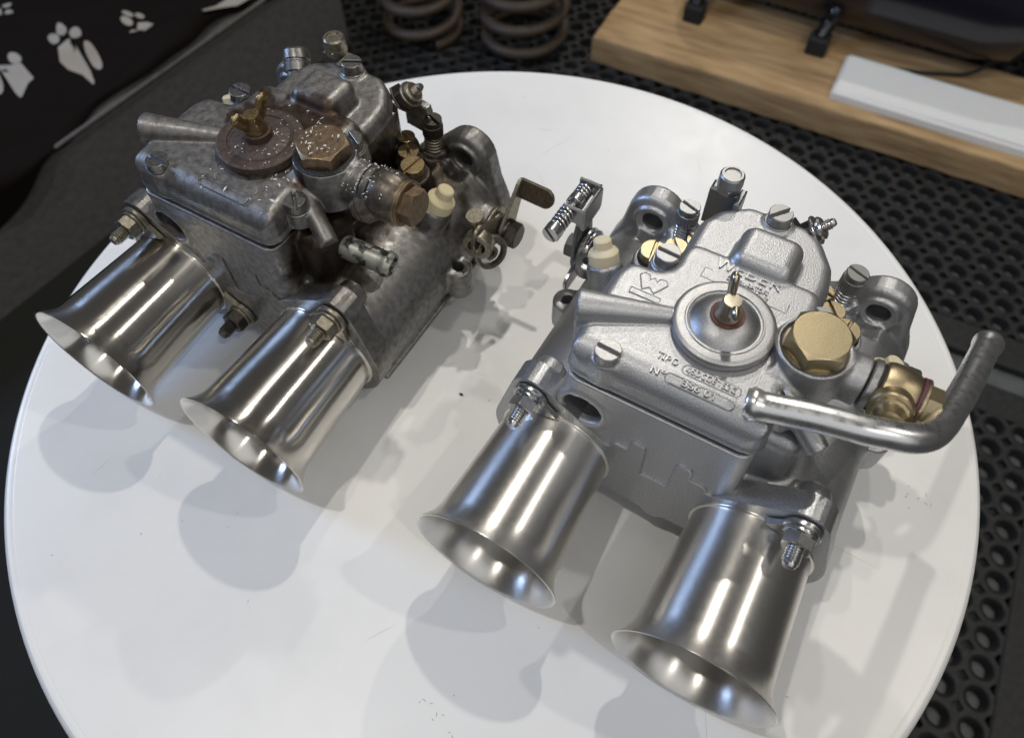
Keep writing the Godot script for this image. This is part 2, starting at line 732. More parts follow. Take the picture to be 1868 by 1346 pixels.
	m.albedo_texture = noise_tex(0.02, 5, 63, FastNoiseLite.TYPE_SIMPLEX_SMOOTH, ramp([[0.0, grey(0.6)], [0.5, grey(0.85)], [0.8, grey(1.0)], [1.0, Color(1, 1, 1)]]))
	m.heightmap_enabled = true
	m.heightmap_texture = fine
	m.heightmap_scale = 0.02
	tri(m, 9.0)
	m = mat("floor_grey", lin(0.12, 0.128, 0.128), 0.0, 0.55)
	m.albedo_texture = noise_tex(0.012, 5, 19, FastNoiseLite.TYPE_SIMPLEX_SMOOTH, ramp([[0.0, grey(0.78)], [1.0, grey(1.0)]]))
	tri(m, 4.0)
	# timber
	var wood := noise_tex(0.01, 5, 8, FastNoiseLite.TYPE_SIMPLEX_SMOOTH, ramp([[0.0, Color(0.62, 0.50, 0.37)], [0.3, Color(0.74, 0.62, 0.47)], [0.6, Color(0.81, 0.69, 0.53)], [1.0, Color(0.88, 0.77, 0.61)]]))
	m = mat("timber", lin(0.70, 0.66, 0.585), 0.0, 0.7)
	m.albedo_texture = wood
	m.heightmap_enabled = true
	m.heightmap_texture = noise_tex(0.03, 4, 4)
	m.heightmap_scale = 0.06
	m.uv1_triplanar = true
	m.uv1_scale = Vector3(1.5, 9.0, 9.0)
	m = mat("white_plastic", lin(0.82, 0.82, 0.81), 0.0, 0.45)
	m.subsurf_scatter_enabled = true
	m.subsurf_scatter_strength = 0.4
	m = mat("felt_grey", lin(0.135, 0.13, 0.127), 0.0, 0.95)
	m.albedo_texture = noise_tex(0.03, 5, 51, FastNoiseLite.TYPE_SIMPLEX_SMOOTH, ramp([[0.0, grey(0.80)], [0.5, grey(0.92)], [1.0, grey(1.0)]]))
	m.heightmap_enabled = true
	m.heightmap_texture = grain
	m.heightmap_scale = 0.012
	tri(m, 5.0)
	m = mat("blanket_black", lin(0.010, 0.008, 0.007), 0.0, 0.95)
	m.metallic_specular = 0.1
	m = mat("paw_cream", lin(0.30, 0.265, 0.22), 0.0, 0.9)
	m = mat("spring_brown", lin(0.092, 0.068, 0.047), 0.1, 0.55)
	m.albedo_texture = old
	tri(m, 20.0)
	mat("black_gloss", lin(0.008, 0.008, 0.009), 0.0, 0.22)
	mat("black_rubber", lin(0.012, 0.012, 0.012), 0.0, 0.75)
	m = mat("navy_gloss", lin(0.004, 0.0035, 0.010), 0.0, 0.22)
	m.clearcoat_enabled = true
	m.clearcoat = 0.3

# ------------------------------------------------------------------ small fittings
func arc(c: Vector2, r: float, a0: float, a1: float, n: int) -> PackedVector2Array:
	var q := PackedVector2Array()
	for i in n + 1:
		var a := lerpf(a0, a1, float(i) / n)
		q.append(c + Vector2(cos(a), sin(a)) * r)
	return q

# slotted cheese head: head of radius r between y0 and y1, slot turned by slot_turn
func slotted(mb: MB, tr: Transform3D, r: float, y0: float, y1: float, slot: float, depth: float, slot_turn: float) -> void:
	mb.at(tr)
	mb.lathe([Vector2(0, y0), Vector2(r * 0.96, y0), Vector2(r, y0 + 0.3), Vector2(r, y1 - depth), Vector2(0, y1 - depth)], 36)
	var h := slot * 0.5
	var a := asin(h / r)
	for s in 2:
		var q := arc(Vector2.ZERO, r, a + PI * s + slot_turn, PI - a + PI * s + slot_turn, 18)
		mb.prism(q, y1 - depth, y1, 0.28)
	mb.at(Transform3D.IDENTITY)

func thread(mb: MB, tr: Transform3D, r: float, y0: float, y1: float, pitch := 1.1) -> void:
	mb.at(tr)
	var p: Array = [Vector2(0, y0), Vector2(r * 0.85, y0)]
	var y := y0
	while y + pitch < y1 - 1.2:
		p.append(Vector2(r, y + pitch * 0.4))
		p.append(Vector2(r, y + pitch * 0.55))
		p.append(Vector2(r * 0.82, y + pitch))
		y += pitch
	p.append(Vector2(r * 0.82, y1 - 1.0))
	p.append(Vector2(r * 0.6, y1))
	p.append(Vector2(0, y1))
	mb.lathe(p, 20)
	mb.at(Transform3D.IDENTITY)

func coil(mb: MB, tr: Transform3D, r: float, wire: float, y0: float, y1: float, turns: float, per := 18, segs := 8) -> void:
	mb.at(tr)
	var pts: Array = []
	var n := int(turns * per)
	for i in n + 1:
		var a := TAU * turns * i / n
		pts.append(Vector3(cos(a) * r, lerpf(y0, y1, float(i) / n), sin(a) * r))
	mb.tube(pts, wire, segs)
	mb.at(Transform3D.IDENTITY)

func ring(mb: MB, tr: Transform3D, r0: float, r1: float, y0: float, y1: float, bev := 0.25, segs := 36) -> void:
	mb.at(tr)
	mb.lathe([Vector2(r0, y0), Vector2(r1 - bev, y0), Vector2(r1, y0 + bev), Vector2(r1, y1 - bev), Vector2(r1 - bev, y1), Vector2(r0, y1), Vector2(r0, y0)], segs)
	mb.at(Transform3D.IDENTITY)

func smooth_path(pts: Array, per := 6) -> Array:
	var out: Array = []
	var n := pts.size()
	for i in n - 1:
		var a: Vector3 = pts[maxi(i - 1, 0)]
		var b: Vector3 = pts[i]
		var c: Vector3 = pts[i + 1]
		var d: Vector3 = pts[mini(i + 2, n - 1)]
		for k in per:
			out.append(b.cubic_interpolate(c, a, d, float(k) / per))
	out.append(pts[n - 1])
	return out

func round_poly(q: PackedVector2Array, r: float) -> PackedVector2Array:
	var a := Geometry2D.offset_polygon(q, -r, Geometry2D.JOIN_MITER)
	if a.is_empty(): return q
	var b := Geometry2D.offset_polygon(a[0], 2.0 * r, Geometry2D.JOIN_ROUND)
	var c := Geometry2D.offset_polygon(b[0], -r, Geometry2D.JOIN_ROUND)
	return c[0]

func thin(q: PackedVector2Array, least := 0.12) -> PackedVector2Array:
	var o := PackedVector2Array()
	for p in q:
		if o.is_empty() or o[-1].distance_to(p) > least:
			o.append(p)
	if o.size() > 2 and o[0].distance_to(o[-1]) <= least:
		o.remove_at(o.size() - 1)
	return o

# ------------------------------------------------------------------ the castings
const AX := 40.0            # height of the bore axes
var lid_front := PackedVector2Array()
var lid_rear := PackedVector2Array()

func make_body() -> ArrayMesh:
	var f := Field.new(Vector3(-88, -1.5, -125), Vector3(88, 103.5, 3.5), 1.2)
	for s in [-1.0, 1.0]:
		f.cyl(Vector3(45 * s, AX, -114), Vector3(45 * s, AX, -2), 28.5, 29.5, 2.0, 3.0)
	f.rbox(Vector3(-42, 14, -108), Vector3(42, 58, -3.5), 5, 4)
	f.rbox(Vector3(-24, 0.0, -88), Vector3(24, 24, -22), 5, 3)
	# float bowl under the cover
	f.push(round_poly(PackedVector2Array([Vector2(-45.4, -50), Vector2(30.6, -50), Vector2(30.6, 0.2), Vector2(-45.4, 0.2)]), 6.0), 1, 40, 97.2, 2.0, 0.3, 2.5)
	f.push(round_poly(PackedVector2Array([Vector2(-24, -104), Vector2(25.5, -104), Vector2(25.5, -40), Vector2(-24, -40)]), 6.0), 1, 40, 97.2, 2.0, 0.3, 2.5)
	# pump housing on the right of the bowl, and its foot
	f.rbox(Vector3(20, 62, -38), Vector3(45, 96, -13), 6.0, 2.0)
	f.cyl(Vector3(38, 50, -26), Vector3(38, 70, -26), 13, 12, 2.0, 4)
	# front boss with the round opening
	f.cyl(Vector3(-35.3, 79, -22), Vector3(-35.3, 79, 0.9), 12.0, 11.6, 0.7, 2.0)
	f.rbox(Vector3(-49, 60, -30), Vector3(-26, 80, -4.0), 4, 2)
	# stud shoulders of the front flange
	for s in [-1.0, 1.0]:
		f.cyl(Vector3(56.4 * s, 72, -16), Vector3(57.0 * s, 73, -5), 6.5, 7.5, 1.0, 2.0)
	# rear flange
	for s in [-1.0, 1.0]:
		var q := PackedVector2Array()
		q.append_array(arc(Vector2(45 * s, AX), 31, PI * 0.5 + s * 0.35, PI * 0.5 + s * 0.35 + s * 2.8, 20))
		f.push(arc(Vector2(45 * s, AX), 31, 0, TAU * 39 / 40, 39), 2, -122, -111, 2.0, 2.0, 2)
		var hull := Geometry2D.convex_hull(arc(Vector2(54.5 * s, 71), 13.5, 0, TAU, 24) + arc(Vector2(45 * s, AX), 29, 0, TAU, 24))
		hull.remove_at(hull.size() - 1)
		f.push(hull, 2, -122, -111, 2.0, 3.5, 1.5)
		f.cyl(Vector3(54 * s, 71, -115), Vector3(54 * s, 71, -108.6), 10.0, 9.2, 1.0, 1.5)
		f.cyl(Vector3(54 * s, 71, -120.5), Vector3(54 * s, 71, -100), 5.2, 5.2, 0.2, 0.4, true)
		f.cyl(Vector3(54 * s, 71, -109.8), Vector3(54 * s, 71, -100), 7.2, 7.2, 0.2, 0.5, true)
		# cast tube between flange and cap
		f.capsule(Vector3(56.5 * s, 61, -112), Vector3(56.5 * s, 59, -80), 4.6, 4.2, 2.5)
		# spindle boss
		f.cyl(Vector3(30 * s, 46, -99), Vector3(77 * s, 46, -99), 11.5, 10.0, 1.2, 4)
		# splayed boss under the cream cap
		f.capsule(Vector3(50 * s, 46, -65), Vector3(60.6 * s, 70, -73.4), 9.0, 8.0, 3)
		f.cyl(Vector3(58.2 * s, 64.5, -71.6), Vector3(62.0 * s, 73.6, -74.7), 8.3, 8.0, 0.7, 1.5)
		# wells of the jets and the idle screw
		f.cyl(Vector3(43.2 * s, 40, -83.4), Vector3(43.2 * s, 79.5, -83.4), 9.5, 8.4, 1.0, 2.5)
		f.cyl(Vector3(35.6 * s, 40, -91.0), Vector3(35.6 * s, 79.5, -91.0), 8.5, 7.4, 1.0, 2.5)
		f.cyl(Vector3(29.2 * s, 40, -98.5), Vector3(29.2 * s, 80, -98.5), 7.5, 6.0, 1.0, 2.5)
		f.cyl(Vector3(37.4 * s, 44, -107.5), Vector3(37.9 * s, 73, -108.8), 8.5, 6.6, 1.0, 2.5)
		f.rbox(Vector3(minf(20 * s, 48 * s), 40, -104), Vector3(maxf(20 * s, 48 * s), 70, -70), 4, 4)
		# lug with a vertical threaded hole on the side of the barrel
		f.cyl(Vector3(75.5 * s, 27, -68), Vector3(75.5 * s, 45.2, -68), 7.2, 7.2, 0.8, 1.5)
		f.rbox(Vector3(minf(60 * s, 75.5 * s), 30, -75), Vector3(maxf(60 * s, 75.5 * s), 44.6, -61), 1.5, 2)
		f.cyl(Vector3(75.5 * s, 33, -68), Vector3(75.5 * s, 50, -68), 2.8, 2.8, 0.2, 0.3, true)
		# seam rail along the foot of the barrel
		f.rbox(Vector3(minf(62 * s, 72.5 * s), 20, -106), Vector3(maxf(62 * s, 72.5 * s), 23.5, -6), 1.2, 1.5)
	# bores and the round opening
	for s in [-1.0, 1.0]:
		f.cyl(Vector3(45 * s, AX, -46), Vector3(45 * s, AX, 4), 22.5, 22.5, 0.5, 0.5, true)
	f.cyl(Vector3(-35.3, 79, -16), Vector3(-35.3, 79, 4), 8.4, 8.4, 0.3, 0.7, true)
	return f.mesh()

func make_cover() -> ArrayMesh:
	lid_front = PackedVector2Array([Vector2(-45.4, -1.3), Vector2(30.4, -1.3), Vector2(31.4, -8), Vector2(30.0, -14), Vector2(29.2, -30), Vector2(29.4, -71.5), Vector2(-26.5, -71.5), Vector2(-27.5, -62), Vector2(-27, -52), Vector2(-43, -50.5), Vector2(-46.0, -42), Vector2(-46.0, -20)])
	lid_front = round_poly(lid_front, 6.0)
	lid_rear = PackedVector2Array([Vector2(-27.8, -60), Vector2(29.6, -60), Vector2(29.4, -82), Vector2(28, -91), Vector2(20.5, -102), Vector2(13.2, -107), Vector2(-12.5, -107), Vector2(-23.5, -99), Vector2(-28, -89)])
	lid_rear = round_poly(lid_rear, 3.0)
	lid_front = thin(lid_front, 0.5)
	lid_rear = thin(lid_rear, 0.5)
	var f := Field.new(Vector3(-56, 97.6, -112), Vector3(62, 124.5, 10.5), 0.85)
	f.push(lid_rear, 1, 99.6, 108.0, 0.4, 5.0, 1.0)
	f.push(lid_front, 1, 99.6, 114.4, 0.4, 4.8, 1.5)
	# broad fillet along the front
	f.put(Vector3(-60, 99, -13), Vector3(60, 125, 11), 0.0, func(p: Vector3) -> float:
		var qz := p.z - (-1.3 - 9.0)
		var qy := p.y - (114.4 - 9.0)
		return -(minf(maxf(qz, qy), 0.0) + sqrt(maxf(qz, 0.0) * maxf(qz, 0.0) + maxf(qy, 0.0) * maxf(qy, 0.0)) - 9.0), true)
	# lip round the joint
	var lip := Geometry2D.offset_polygon(Geometry2D.merge_polygons(lid_front, lid_rear)[0], 0.8, Geometry2D.JOIN_ROUND)[0]
	f.push(thin(lip, 0.6), 1, 99.5, 102.1, 0.5, 0.9, 0.5)
	# float dome
	f.rbox(Vector3(-9.4, 100, -87.5), Vector3(15.6, 119.3, -65.8), 5.5, 2.2)
	# vent ridge to the left edge, with the wall under its end
	f.cyl(Vector3(-14, 114.6, -33.5), Vector3(-50.2, 115.6, -18.6), 3.2, 6.6, 0.8, 1.4)
	f.push(PackedVector2Array([Vector2(-20, -34.2), Vector2(-53.0, -25.0), Vector2(-48.0, -12.6), Vector2(-18, -28.6)]), 1, 102, 115.2, 0.4, 0.8, 1.2)
	# screw bosses
	f.cyl(Vector3(-31.2, 100.1, -6.3), Vector3(-31.2, 111.2, -6.3), 6.3, 5.6, 0.7, 2.0)
	f.cyl(Vector3(-30.8, 100.1, -58.8), Vector3(-30.8, 110.2, -58.8), 7.0, 6.2, 0.8, 2.5)
	f.cyl(Vector3(31.0, 100.1, -59.8), Vector3(31.0, 108.6, -59.8), 7.0, 6.2, 0.8, 2.5)
	f.cyl(Vector3(31.6, 99.7, -19.4), Vector3(31.6, 107.6, -19.4), 5.4, 5.2, 0.7, 1.5)
	f.cyl(Vector3(0.2, 100.1, -101.6), Vector3(0.2, 108.8, -101.6), 6.6, 6.0, 0.7, 1.8)
	# fuel plug tower, inlet arm and the slanting strut
	f.cyl(Vector3(32.4, 100, -41), Vector3(32.4, 120.4, -41), 14.6, 13.6, 0.9, 2.5)
	f.cyl(Vector3(32.4, 119.0, -41), Vector3(32.4, 126, -41), 12.0, 12.0, 0.2, 0.3, true)
	f.cyl(Vector3(34, 110.6, -42.3), Vector3(52.6, 110.6, -42.3), 9.6, 9.4, 0.5, 2.5)
	f.cyl(Vector3(21.5, 112, -31), Vector3(49.0, 98.6, -15.5), 4.6, 4.3, 0.8, 1.8)
	return f.mesh()

# jagged face of the front flange between the two trumpets
func flange_outline() -> PackedVector2Array:
	var half: Array = [Vector2(0, 51.2), Vector2(6.0, 51.2), Vector2(6.4, 73.4), Vector2(13.0, 73.4), Vector2(13.4, 65.6), Vector2(20.0, 65.6), Vector2(21.0, 61.5), Vector2(26.5, 62.0)]
	var q := PackedVector2Array()
	for p in half:
		q.append(p)
	q.append(Vector2(34, 50)); q.append(Vector2(40, 22)); q.append(Vector2(22, 21.5)); q.append(Vector2(9, 21)); q.append(Vector2(6.5, 18)); q.append(Vector2(2.5, 16.8)); q.append(Vector2(-1.5, 20.5))
	q.append(Vector2(-8, 22)); q.append(Vector2(-20, 22)); q.append(Vector2(-40, 22)); q.append(Vector2(-34, 50))
	half.reverse()
	for p in half:
		if p.x > 0.1:
			q.append(Vector2(-p.x, p.y))
	for s in [-1.0, 1.0]:
		var c := Geometry2D.convex_hull(arc(Vector2(45 * s, AX), 30.5, 0, TAU, 48) + arc(Vector2(57.4 * s, 73), 9.8, 0, TAU, 24))
		c.remove_at(c.size() - 1)
		q = Geometry2D.merge_polygons(q, c)[0]
	q = Geometry2D.offset_polygon(q, -1.6, Geometry2D.JOIN_ROUND)[0]
	q = Geometry2D.offset_polygon(q, 2.2, Geometry2D.JOIN_ROUND)[0]
	q = Geometry2D.offset_polygon(q, -0.6, Geometry2D.JOIN_ROUND)[0]
	return thin(q, 0.3)

func trumpet_mesh() -> ArrayMesh:
	var mb := MB.new()
	var p: Array = [Vector2(26.3, 0.15), Vector2(26.3, 1.5), Vector2(26.0, 1.8), Vector2(25.3, 1.9)]
	for i in 6:
		p.append(Vector2(25.1 + 0.50 * i, 2.2 + i * 9.5))
	for i in range(1, 19):
		var z := 50.5 + 11.6 * i / 18.0
		var k := (z - 50.5) / 11.6
		p.append(Vector2(27.62 + 0.6 * k + 4.45 * pow(k, 2.2), z))
	p.append(Vector2(32.75, 62.4)); p.append(Vector2(32.45, 62.6))
	for i in range(18, 0, -1):
		var z := 50.5 + 11.6 * i / 18.0
		var k := (z - 50.5) / 11.6
		p.append(Vector2(26.72 + 0.6 * k + 4.45 * pow(k, 2.2), z + 0.3))
	for i in 6:
		p.append(Vector2(26.7 - 0.5 * i, 50.4 - i * 9.9))
	p.append(Vector2(26.3, 0.15))
	mb.lathe(p, 120, true)
	return mb.finish(50)

func make_lettering(host: Node, m: Material, plain: bool) -> void:
	var font := SystemFont.new()
	font.font_names = PackedStringArray(["Droid Sans"])
	font.font_weight = 400
	for d in [] if plain else [["WEBER", 0.1, -64.4, 26.0, 4.6], ["CARBURATORI", 1.6, -59.2, 16.5, 1.9], ["MADE IN ITALY", 2.2, -56.3, 16.5, 1.7], ["TIPO", -11.2, -14.3, 8.0, 2.7], ["N°", -12.2, -7.5, 5.4, 2.9], ["45DCOE152G", 5.6, -13.5, 18.6, 2.5], ["3S6 01", 3.4, -7.5, 12.0, 2.5]]:
		var t := TextMesh.new()
		t.text = d[0]
		t.font = font
		t.font_size = 32
		t.pixel_size = 0.0001
		t.depth = 0.0012
		t.curve_step = 2.0
		var bb := t.get_aabb()
		var o := part("lettering", t, m, host)
		var sx: float = d[3] * S / maxf(bb.size.x, 1e-6)
		var sy: float = d[4] * S / maxf(bb.size.y, 1e-6)
		o.transform = Transform3D(Basis(Vector3(sx, 0, 0), Vector3(0, 0, -sy), Vector3(0, 1, 0)), Vector3(d[1], 114.5, d[2]) * S)
	# frames
	var mb := MB.new()
	for d in [[-5.2, 16.6, -13.5, 2.1], [-9.4, 16.4, -7.5, 2.0]]:
		var pts: Array = []
		for p in arc(Vector2(d[1] - d[3], d[2]), d[3], -PI / 2, PI / 2, 10): pts.append(Vector3(p.x, 114.35, p.y))
		for p in arc(Vector2(d[0] + d[3], d[2]), d[3], PI / 2, PI * 1.5, 10): pts.append(Vector3(p.x, 114.35, p.y))
		pts.append(pts[0])
		mb.tube(pts, 0.28, 6, false)
	part("number_frame", mb.finish(60), m, host)
	if plain: return
	mb = MB.new()
	mb.tube([Vector3(-12.6, 114.35, -60.0), Vector3(-15.8, 114.35, -60.0), Vector3(-15.8, 114.35, -55.2), Vector3(-8.5, 114.35, -55.0)], 0.26, 6)
	mb.tube([Vector3(10.5, 114.35, -54.4), Vector3(18.4, 114.35, -54.2), Vector3(18.4, 114.35, -58.4)], 0.26, 6)
	part("name_frame", mb.finish(60), m, host)
	# crowned W over a bar
	mb = MB.new()
	var w := PackedVector2Array([Vector2(-36.0, -44.4), Vector2(-34.6, -46.2), Vector2(-32.4, -45.8), Vector2(-31.7, -43.8), Vector2(-30.3, -45.4), Vector2(-28.9, -43.8), Vector2(-28.2, -45.8), Vector2(-26.0, -46.2), Vector2(-24.6, -44.4), Vector2(-27.9, -38.3), Vector2(-30.3, -40.4), Vector2(-32.7, -38.3)])
	var bar := PackedVector2Array([Vector2(-36.4, -37.4), Vector2(-24.4, -37.4), Vector2(-24.4, -34.9), Vector2(-36.4, -34.9)])
	for q in [w, bar]:
		mb.prism(q, 113.9, 114.62, 0.1)
		# raised edge line
		var pts: Array = []
		for p in q: pts.append(Vector3(p.x, 114.65, p.y))
		pts.append(pts[0])
		mb.tube(pts, 0.24, 6, false)
	part("crown_emblem", mb.finish(30), host.material_override, host)

func once(key: String, f: Callable) -> Mesh:
	if not shared.has(key):
		shared[key] = f.call()
	return shared[key]

# ------------------------------------------------------------------ one carburettor; throttle +1 right, -1 left
func carburettor(label: String, pos: Vector3, turn: float, throttle: float, c: Dictionary) -> Node3D:
	var root := thing("carburettor", label, "carburettor", pos, turn, "carburettors on the white table")
	var body := part("body", c.body, c.cast, root)
	var mb := MB.new()
	var q := flange_outline()
	mb.at(Transform3D(Basis(Vector3(1, 0, 0), Vector3(0, 0, 1), Vector3(0, 1, 0)), Vector3.ZERO))
	mb.prism(q, -9.0, 1.3, 0.3)
	mb.at(Transform3D.IDENTITY)
	part("front_flange", mb.finish(30), c.cast_flat, root)
	var cover := part("float_cover", c.cover, c.cast, root)
	make_lettering(cover, c.cast if c.lower_stud else M.cast_relief, c.lower_stud)
	# dark gasket showing in the joint under the cover
	mb = MB.new()
	var gk := Geometry2D.offset_polygon(Geometry2D.merge_polygons(lid_front, lid_rear)[0], -4.2, Geometry2D.JOIN_ROUND)[0]
	mb.prism(thin(gk, 0.4), 96.9, 99.9)
	part("gasket", mb.finish(30), M.black_gasket, root)
	# trumpets
	for s in [-1.0, 1.0]:
		var o := part("air_trumpet", c.trumpet, c.trumpet_mat, root)
		o.transform = Transform3D(Basis(Vector3(1, 0, 0), Vector3(0, 0, 1), Vector3(0, -1, 0)), Vector3(45 * s, AX, 0) * S)
		mb = MB.new()
		mb.at(along(Vector3(45 * s, AX, -44), Vector3(0, 0, 1)))
		mb.lathe([Vector2(0, -0.5), Vector2(22.3, -0.5), Vector2(22.3, 0.5), Vector2(9, 0.5), Vector2(8, 8), Vector2(6.4, 8), Vector2(6.0, 1), Vector2(0, 1)], 40)
		part("venturi", mb.finish(), M.bore_dark, root)
	# clamps, studs and nuts that hold the trumpets
	var studs: Array = [Vector2(-57.4, 73.2), Vector2(57.4, 73.2)]
	if c.lower_stud:
		studs.append(Vector2(-8.6, 31.5))
	for st in studs:
		var bore := Vector2(-45 if st.x < 0 else 45, AX)
		var d: Vector2 = (bore - st).normalized()
		var sd := Vector2(-d.y, d.x)
		var tab := PackedVector2Array()
		tab.append_array(arc(st, 7.4, d.angle() + 1.25, d.angle() + TAU - 1.25, 18))
		tab.append(st + d * 9.6 - sd * 10.5)
		tab.append(st + d * 10.2)
		tab.append(st + d * 9.6 + sd * 10.5)
		mb = MB.new()
		mb.at(Transform3D(Basis(Vector3(1, 0, 0), Vector3(0, 0, 1), Vector3(0, 1, 0)), Vector3.ZERO))
		mb.prism(tab, 1.9, 4.1, 0.4)
		part("clamp", mb.finish(30), c.clamp, root)
		mb = MB.new()
		ring(mb, along(Vector3(st.x, st.y, 4.1), Vector3(0, 0, 1)), 3.6, 6.2, 0, 1.5)
		part("washer", mb.finish(), c.steel, root)
		mb = MB.new()
		mb.at(along(Vector3(st.x, st.y, 5.6), Vector3(0, 0, 1)))
		mb.hex(10.4, 0, 5.4, 0.35, true)
		part("nut", mb.finish(25), c.nut if st.x * st.x > 400.0 else M.steel_dark_old, root)
		mb = MB.new()
		thread(mb, along(Vector3(st.x, st.y, 9), Vector3(0, 0, 1)), 3.3, 0, 9.5)
		part("stud", mb.finish(30), c.nut if st.x * st.x > 400.0 else M.steel_dark_old, root)
	# cover screws: x, z, foot, top, slot turn
	for d in [[-31.2, -6.3, 111.0, 116.4, 0.05], [-30.8, -58.8, 110.0, 115.6, 0.05], [31.0, -59.8, 108.4, 114.0, 0.5], [31.6, -19.4, 107.4, 113.4, 0.8], [0.2, -101.6, 108.6, 114.2, c.rear_slot]]:
		mb = MB.new()
		var tr := Transform3D(Basis.IDENTITY, Vector3(d[0], 0, d[1]))
		slotted(mb, tr, 4.9, d[2] + 0.8, d[3], 1.6, 2.0, d[4])
		ring(mb, tr, 3.0, 5.6, d[2] - 0.3, d[2] + 0.9, 0.3)
		part("cover_screw", mb.finish(30), c.screw, root)
	# round cover, washer and wing nut
	mb = MB.new()
	mb.at(Transform3D(Basis.IDENTITY, Vector3(0.6, 0, -36.5)))
	mb.lathe([Vector2(0, 113.5), Vector2(18.2, 113.5), Vector2(18.5, 114.6), Vector2(18.2, 115.0), Vector2(18.9, 115.5), Vector2(19.0, 117.2), Vector2(18.7, 118.1), Vector2(17.9, 118.6), Vector2(16.9, 118.75), Vector2(14.6, 118.75), Vector2(14.3, 119.15), Vector2(13.8, 119.15), Vector2(13.4, 118.5), Vector2(12.9, 118.4), Vector2(11.6, 118.4 + 1.2 * c.dome), Vector2(10, 118.5 + 2.3 * c.dome), Vector2(8, 118.6 + 3.2 * c.dome), Vector2(6.2, 118.7 + 3.7 * c.dome), Vector2(4, 118.8 + 3.9 * c.dome), Vector2(0, 118.8 + 3.9 * c.dome)], 72)
	part("jet_cover", mb.finish(24), c.jet_cover, root)
	mb = MB.new()
	ring(mb, Transform3D(Basis.IDENTITY, Vector3(0.6, 0, -36.5)), 3.0, 6.3, 118.7 + 3.6 * c.dome, 123.3)
	part("fibre_washer", mb.finish(), c.fibre, root)
	mb = MB.new()
	var wt := Transform3D(Basis(Vector3.UP, c.wing), Vector3(0.6, 0.6, -36.5))
	mb.at(wt)
	mb.lathe([Vector2(0, 122.6), Vector2(5.0, 122.6), Vector2(5.2, 123.2), Vector2(4.9, 124.2), Vector2(3.9, 127), Vector2(3.4, 130.2), Vector2(3.1, 130.7), Vector2(0, 130.8)], 36)
	for s in [-1.0, 1.0]:
		var pts: Array = []
		var rr: Array = []
		for k in 17:
			var u := k / 16.0
			pts.append(Vector3(0, lerpf(124.6, 136.2 if s < 0 else 134.5, pow(u, 1.15)), s * lerpf(1.0, 8.4, pow(u, 0.8))))
			rr.append((2.5 + 0.5 * u) * sqrt(maxf(0.0, 1.0 - pow(maxf(0.0, (u - 0.76) / 0.245), 2.4))) + 0.02)
		mb.at(wt * Transform3D(Basis.from_scale(Vector3(0.6, 1, 1)), Vector3.ZERO))
		mb.tube(pts, rr, 16)
	mb.at(Transform3D.IDENTITY)
	part("wing_nut", mb.finish(45), c.wing_mat, root)
	# fuel filter plug
	mb = MB.new()
	mb.at(Transform3D(Basis.IDENTITY, Vector3(32.4, 0, -41)))
	mb.hex(20.4, 120.2, 127.4, 0.60)
	mb.lathe([Vector2(0, 119.2), Vector2(10.8, 119.2), Vector2(10.8, 120.4), Vector2(0, 120.4)], 36)
	mb.at(Transform3D.IDENTITY)
	part("filter_plug", mb.finish(25), c.plug, root)
	if c.lower_stud:
		mb = MB.new()
		mb.at(Transform3D(Basis.IDENTITY, Vector3(32.4, 0, -41)))
		mb.lathe([Vector2(10.2, 119.0), Vector2(12.8, 119.4), Vector2(13.2, 120.6), Vector2(12.2, 121.2), Vector2(10.6, 121.0), Vector2(10.2, 119.0)], 40)
		part("crusted_seal", mb.finish(60), M.crust, root)
	# banjo on the inlet arm
	var bx := along(Vector3(52.6, 110.6, -42.3), Vector3(1, 0, 0))
	mb = MB.new()
	ring(mb, bx, 3, 9.7, 0.5, 3.6, 0.5)
	part("spacer", mb.finish(), c.cast_flat, root)
	mb = MB.new()
	ring(mb, bx, 3, 8.9, 3.5, 4.7, 0.1)
	part("seal", mb.finish(), M.black_gasket, root)
	var banjo := Node3D.new()
	banjo.name = "banjo"
	root.add_child(banjo)
	mb = MB.new()
	mb.at(bx)
	mb.lathe([Vector2(0, 4.6), Vector2(9.6, 4.6), Vector2(10.3, 5.2), Vector2(10.8, 7), Vector2(11, 10), Vector2(10.7, 13), Vector2(9.9, 16), Vector2(9.2, 17.2), Vector2(0, 17.2)], 48)
	var od: Vector3 = c.outlet
	mb.at(along(Vector3(63, 110.6, -42.3), od))
	mb.lathe([Vector2(0, 4), Vector2(7.6, 4), Vector2(7.6, 13), Vector2(7.2, 13.6), Vector2(6.3, 13.8), Vector2(6.2, 15.4), Vector2(5.2, 15.9), Vector2(4.9, c.neck), Vector2(0, c.neck)], 40)
	mb.at(Transform3D.IDENTITY)
	part("banjo_body", mb.finish(32), c.banjo, banjo)
	mb = MB.new()
	ring(mb, bx, 3, 9.9, 17.2, 18.4, 0.2)
	part("washer", mb.finish(), c.banjo_washer, banjo)
	mb = MB.new()
	ring(mb, bx, 0.1, 10.0, 18.4, 19.9, 0.3)
	mb.at(bx)
	mb.hex(14.4, 19.9, 25.4, 0.3)
	mb.at(Transform3D.IDENTITY)
	part("banjo_bolt", mb.finish(25), c.banjo_bolt, banjo)
	# fuel pipe
	var pts := smooth_path(c.pipe, 8)
	var rr: Array = []
	for i in pts.size():
		var dist: float = minf(pts[i].distance_to(pts[0]), pts[i].distance_to(pts[-1]))
		rr.append(c.pipe_r * (1.0 + 0.17 * exp(-pow((dist - 2.4) / 1.7, 2.0))))
	# open ends: a rolled rim and the dark bore inside
	mb = MB.new()
	mb.tube(pts, rr, 28, false)
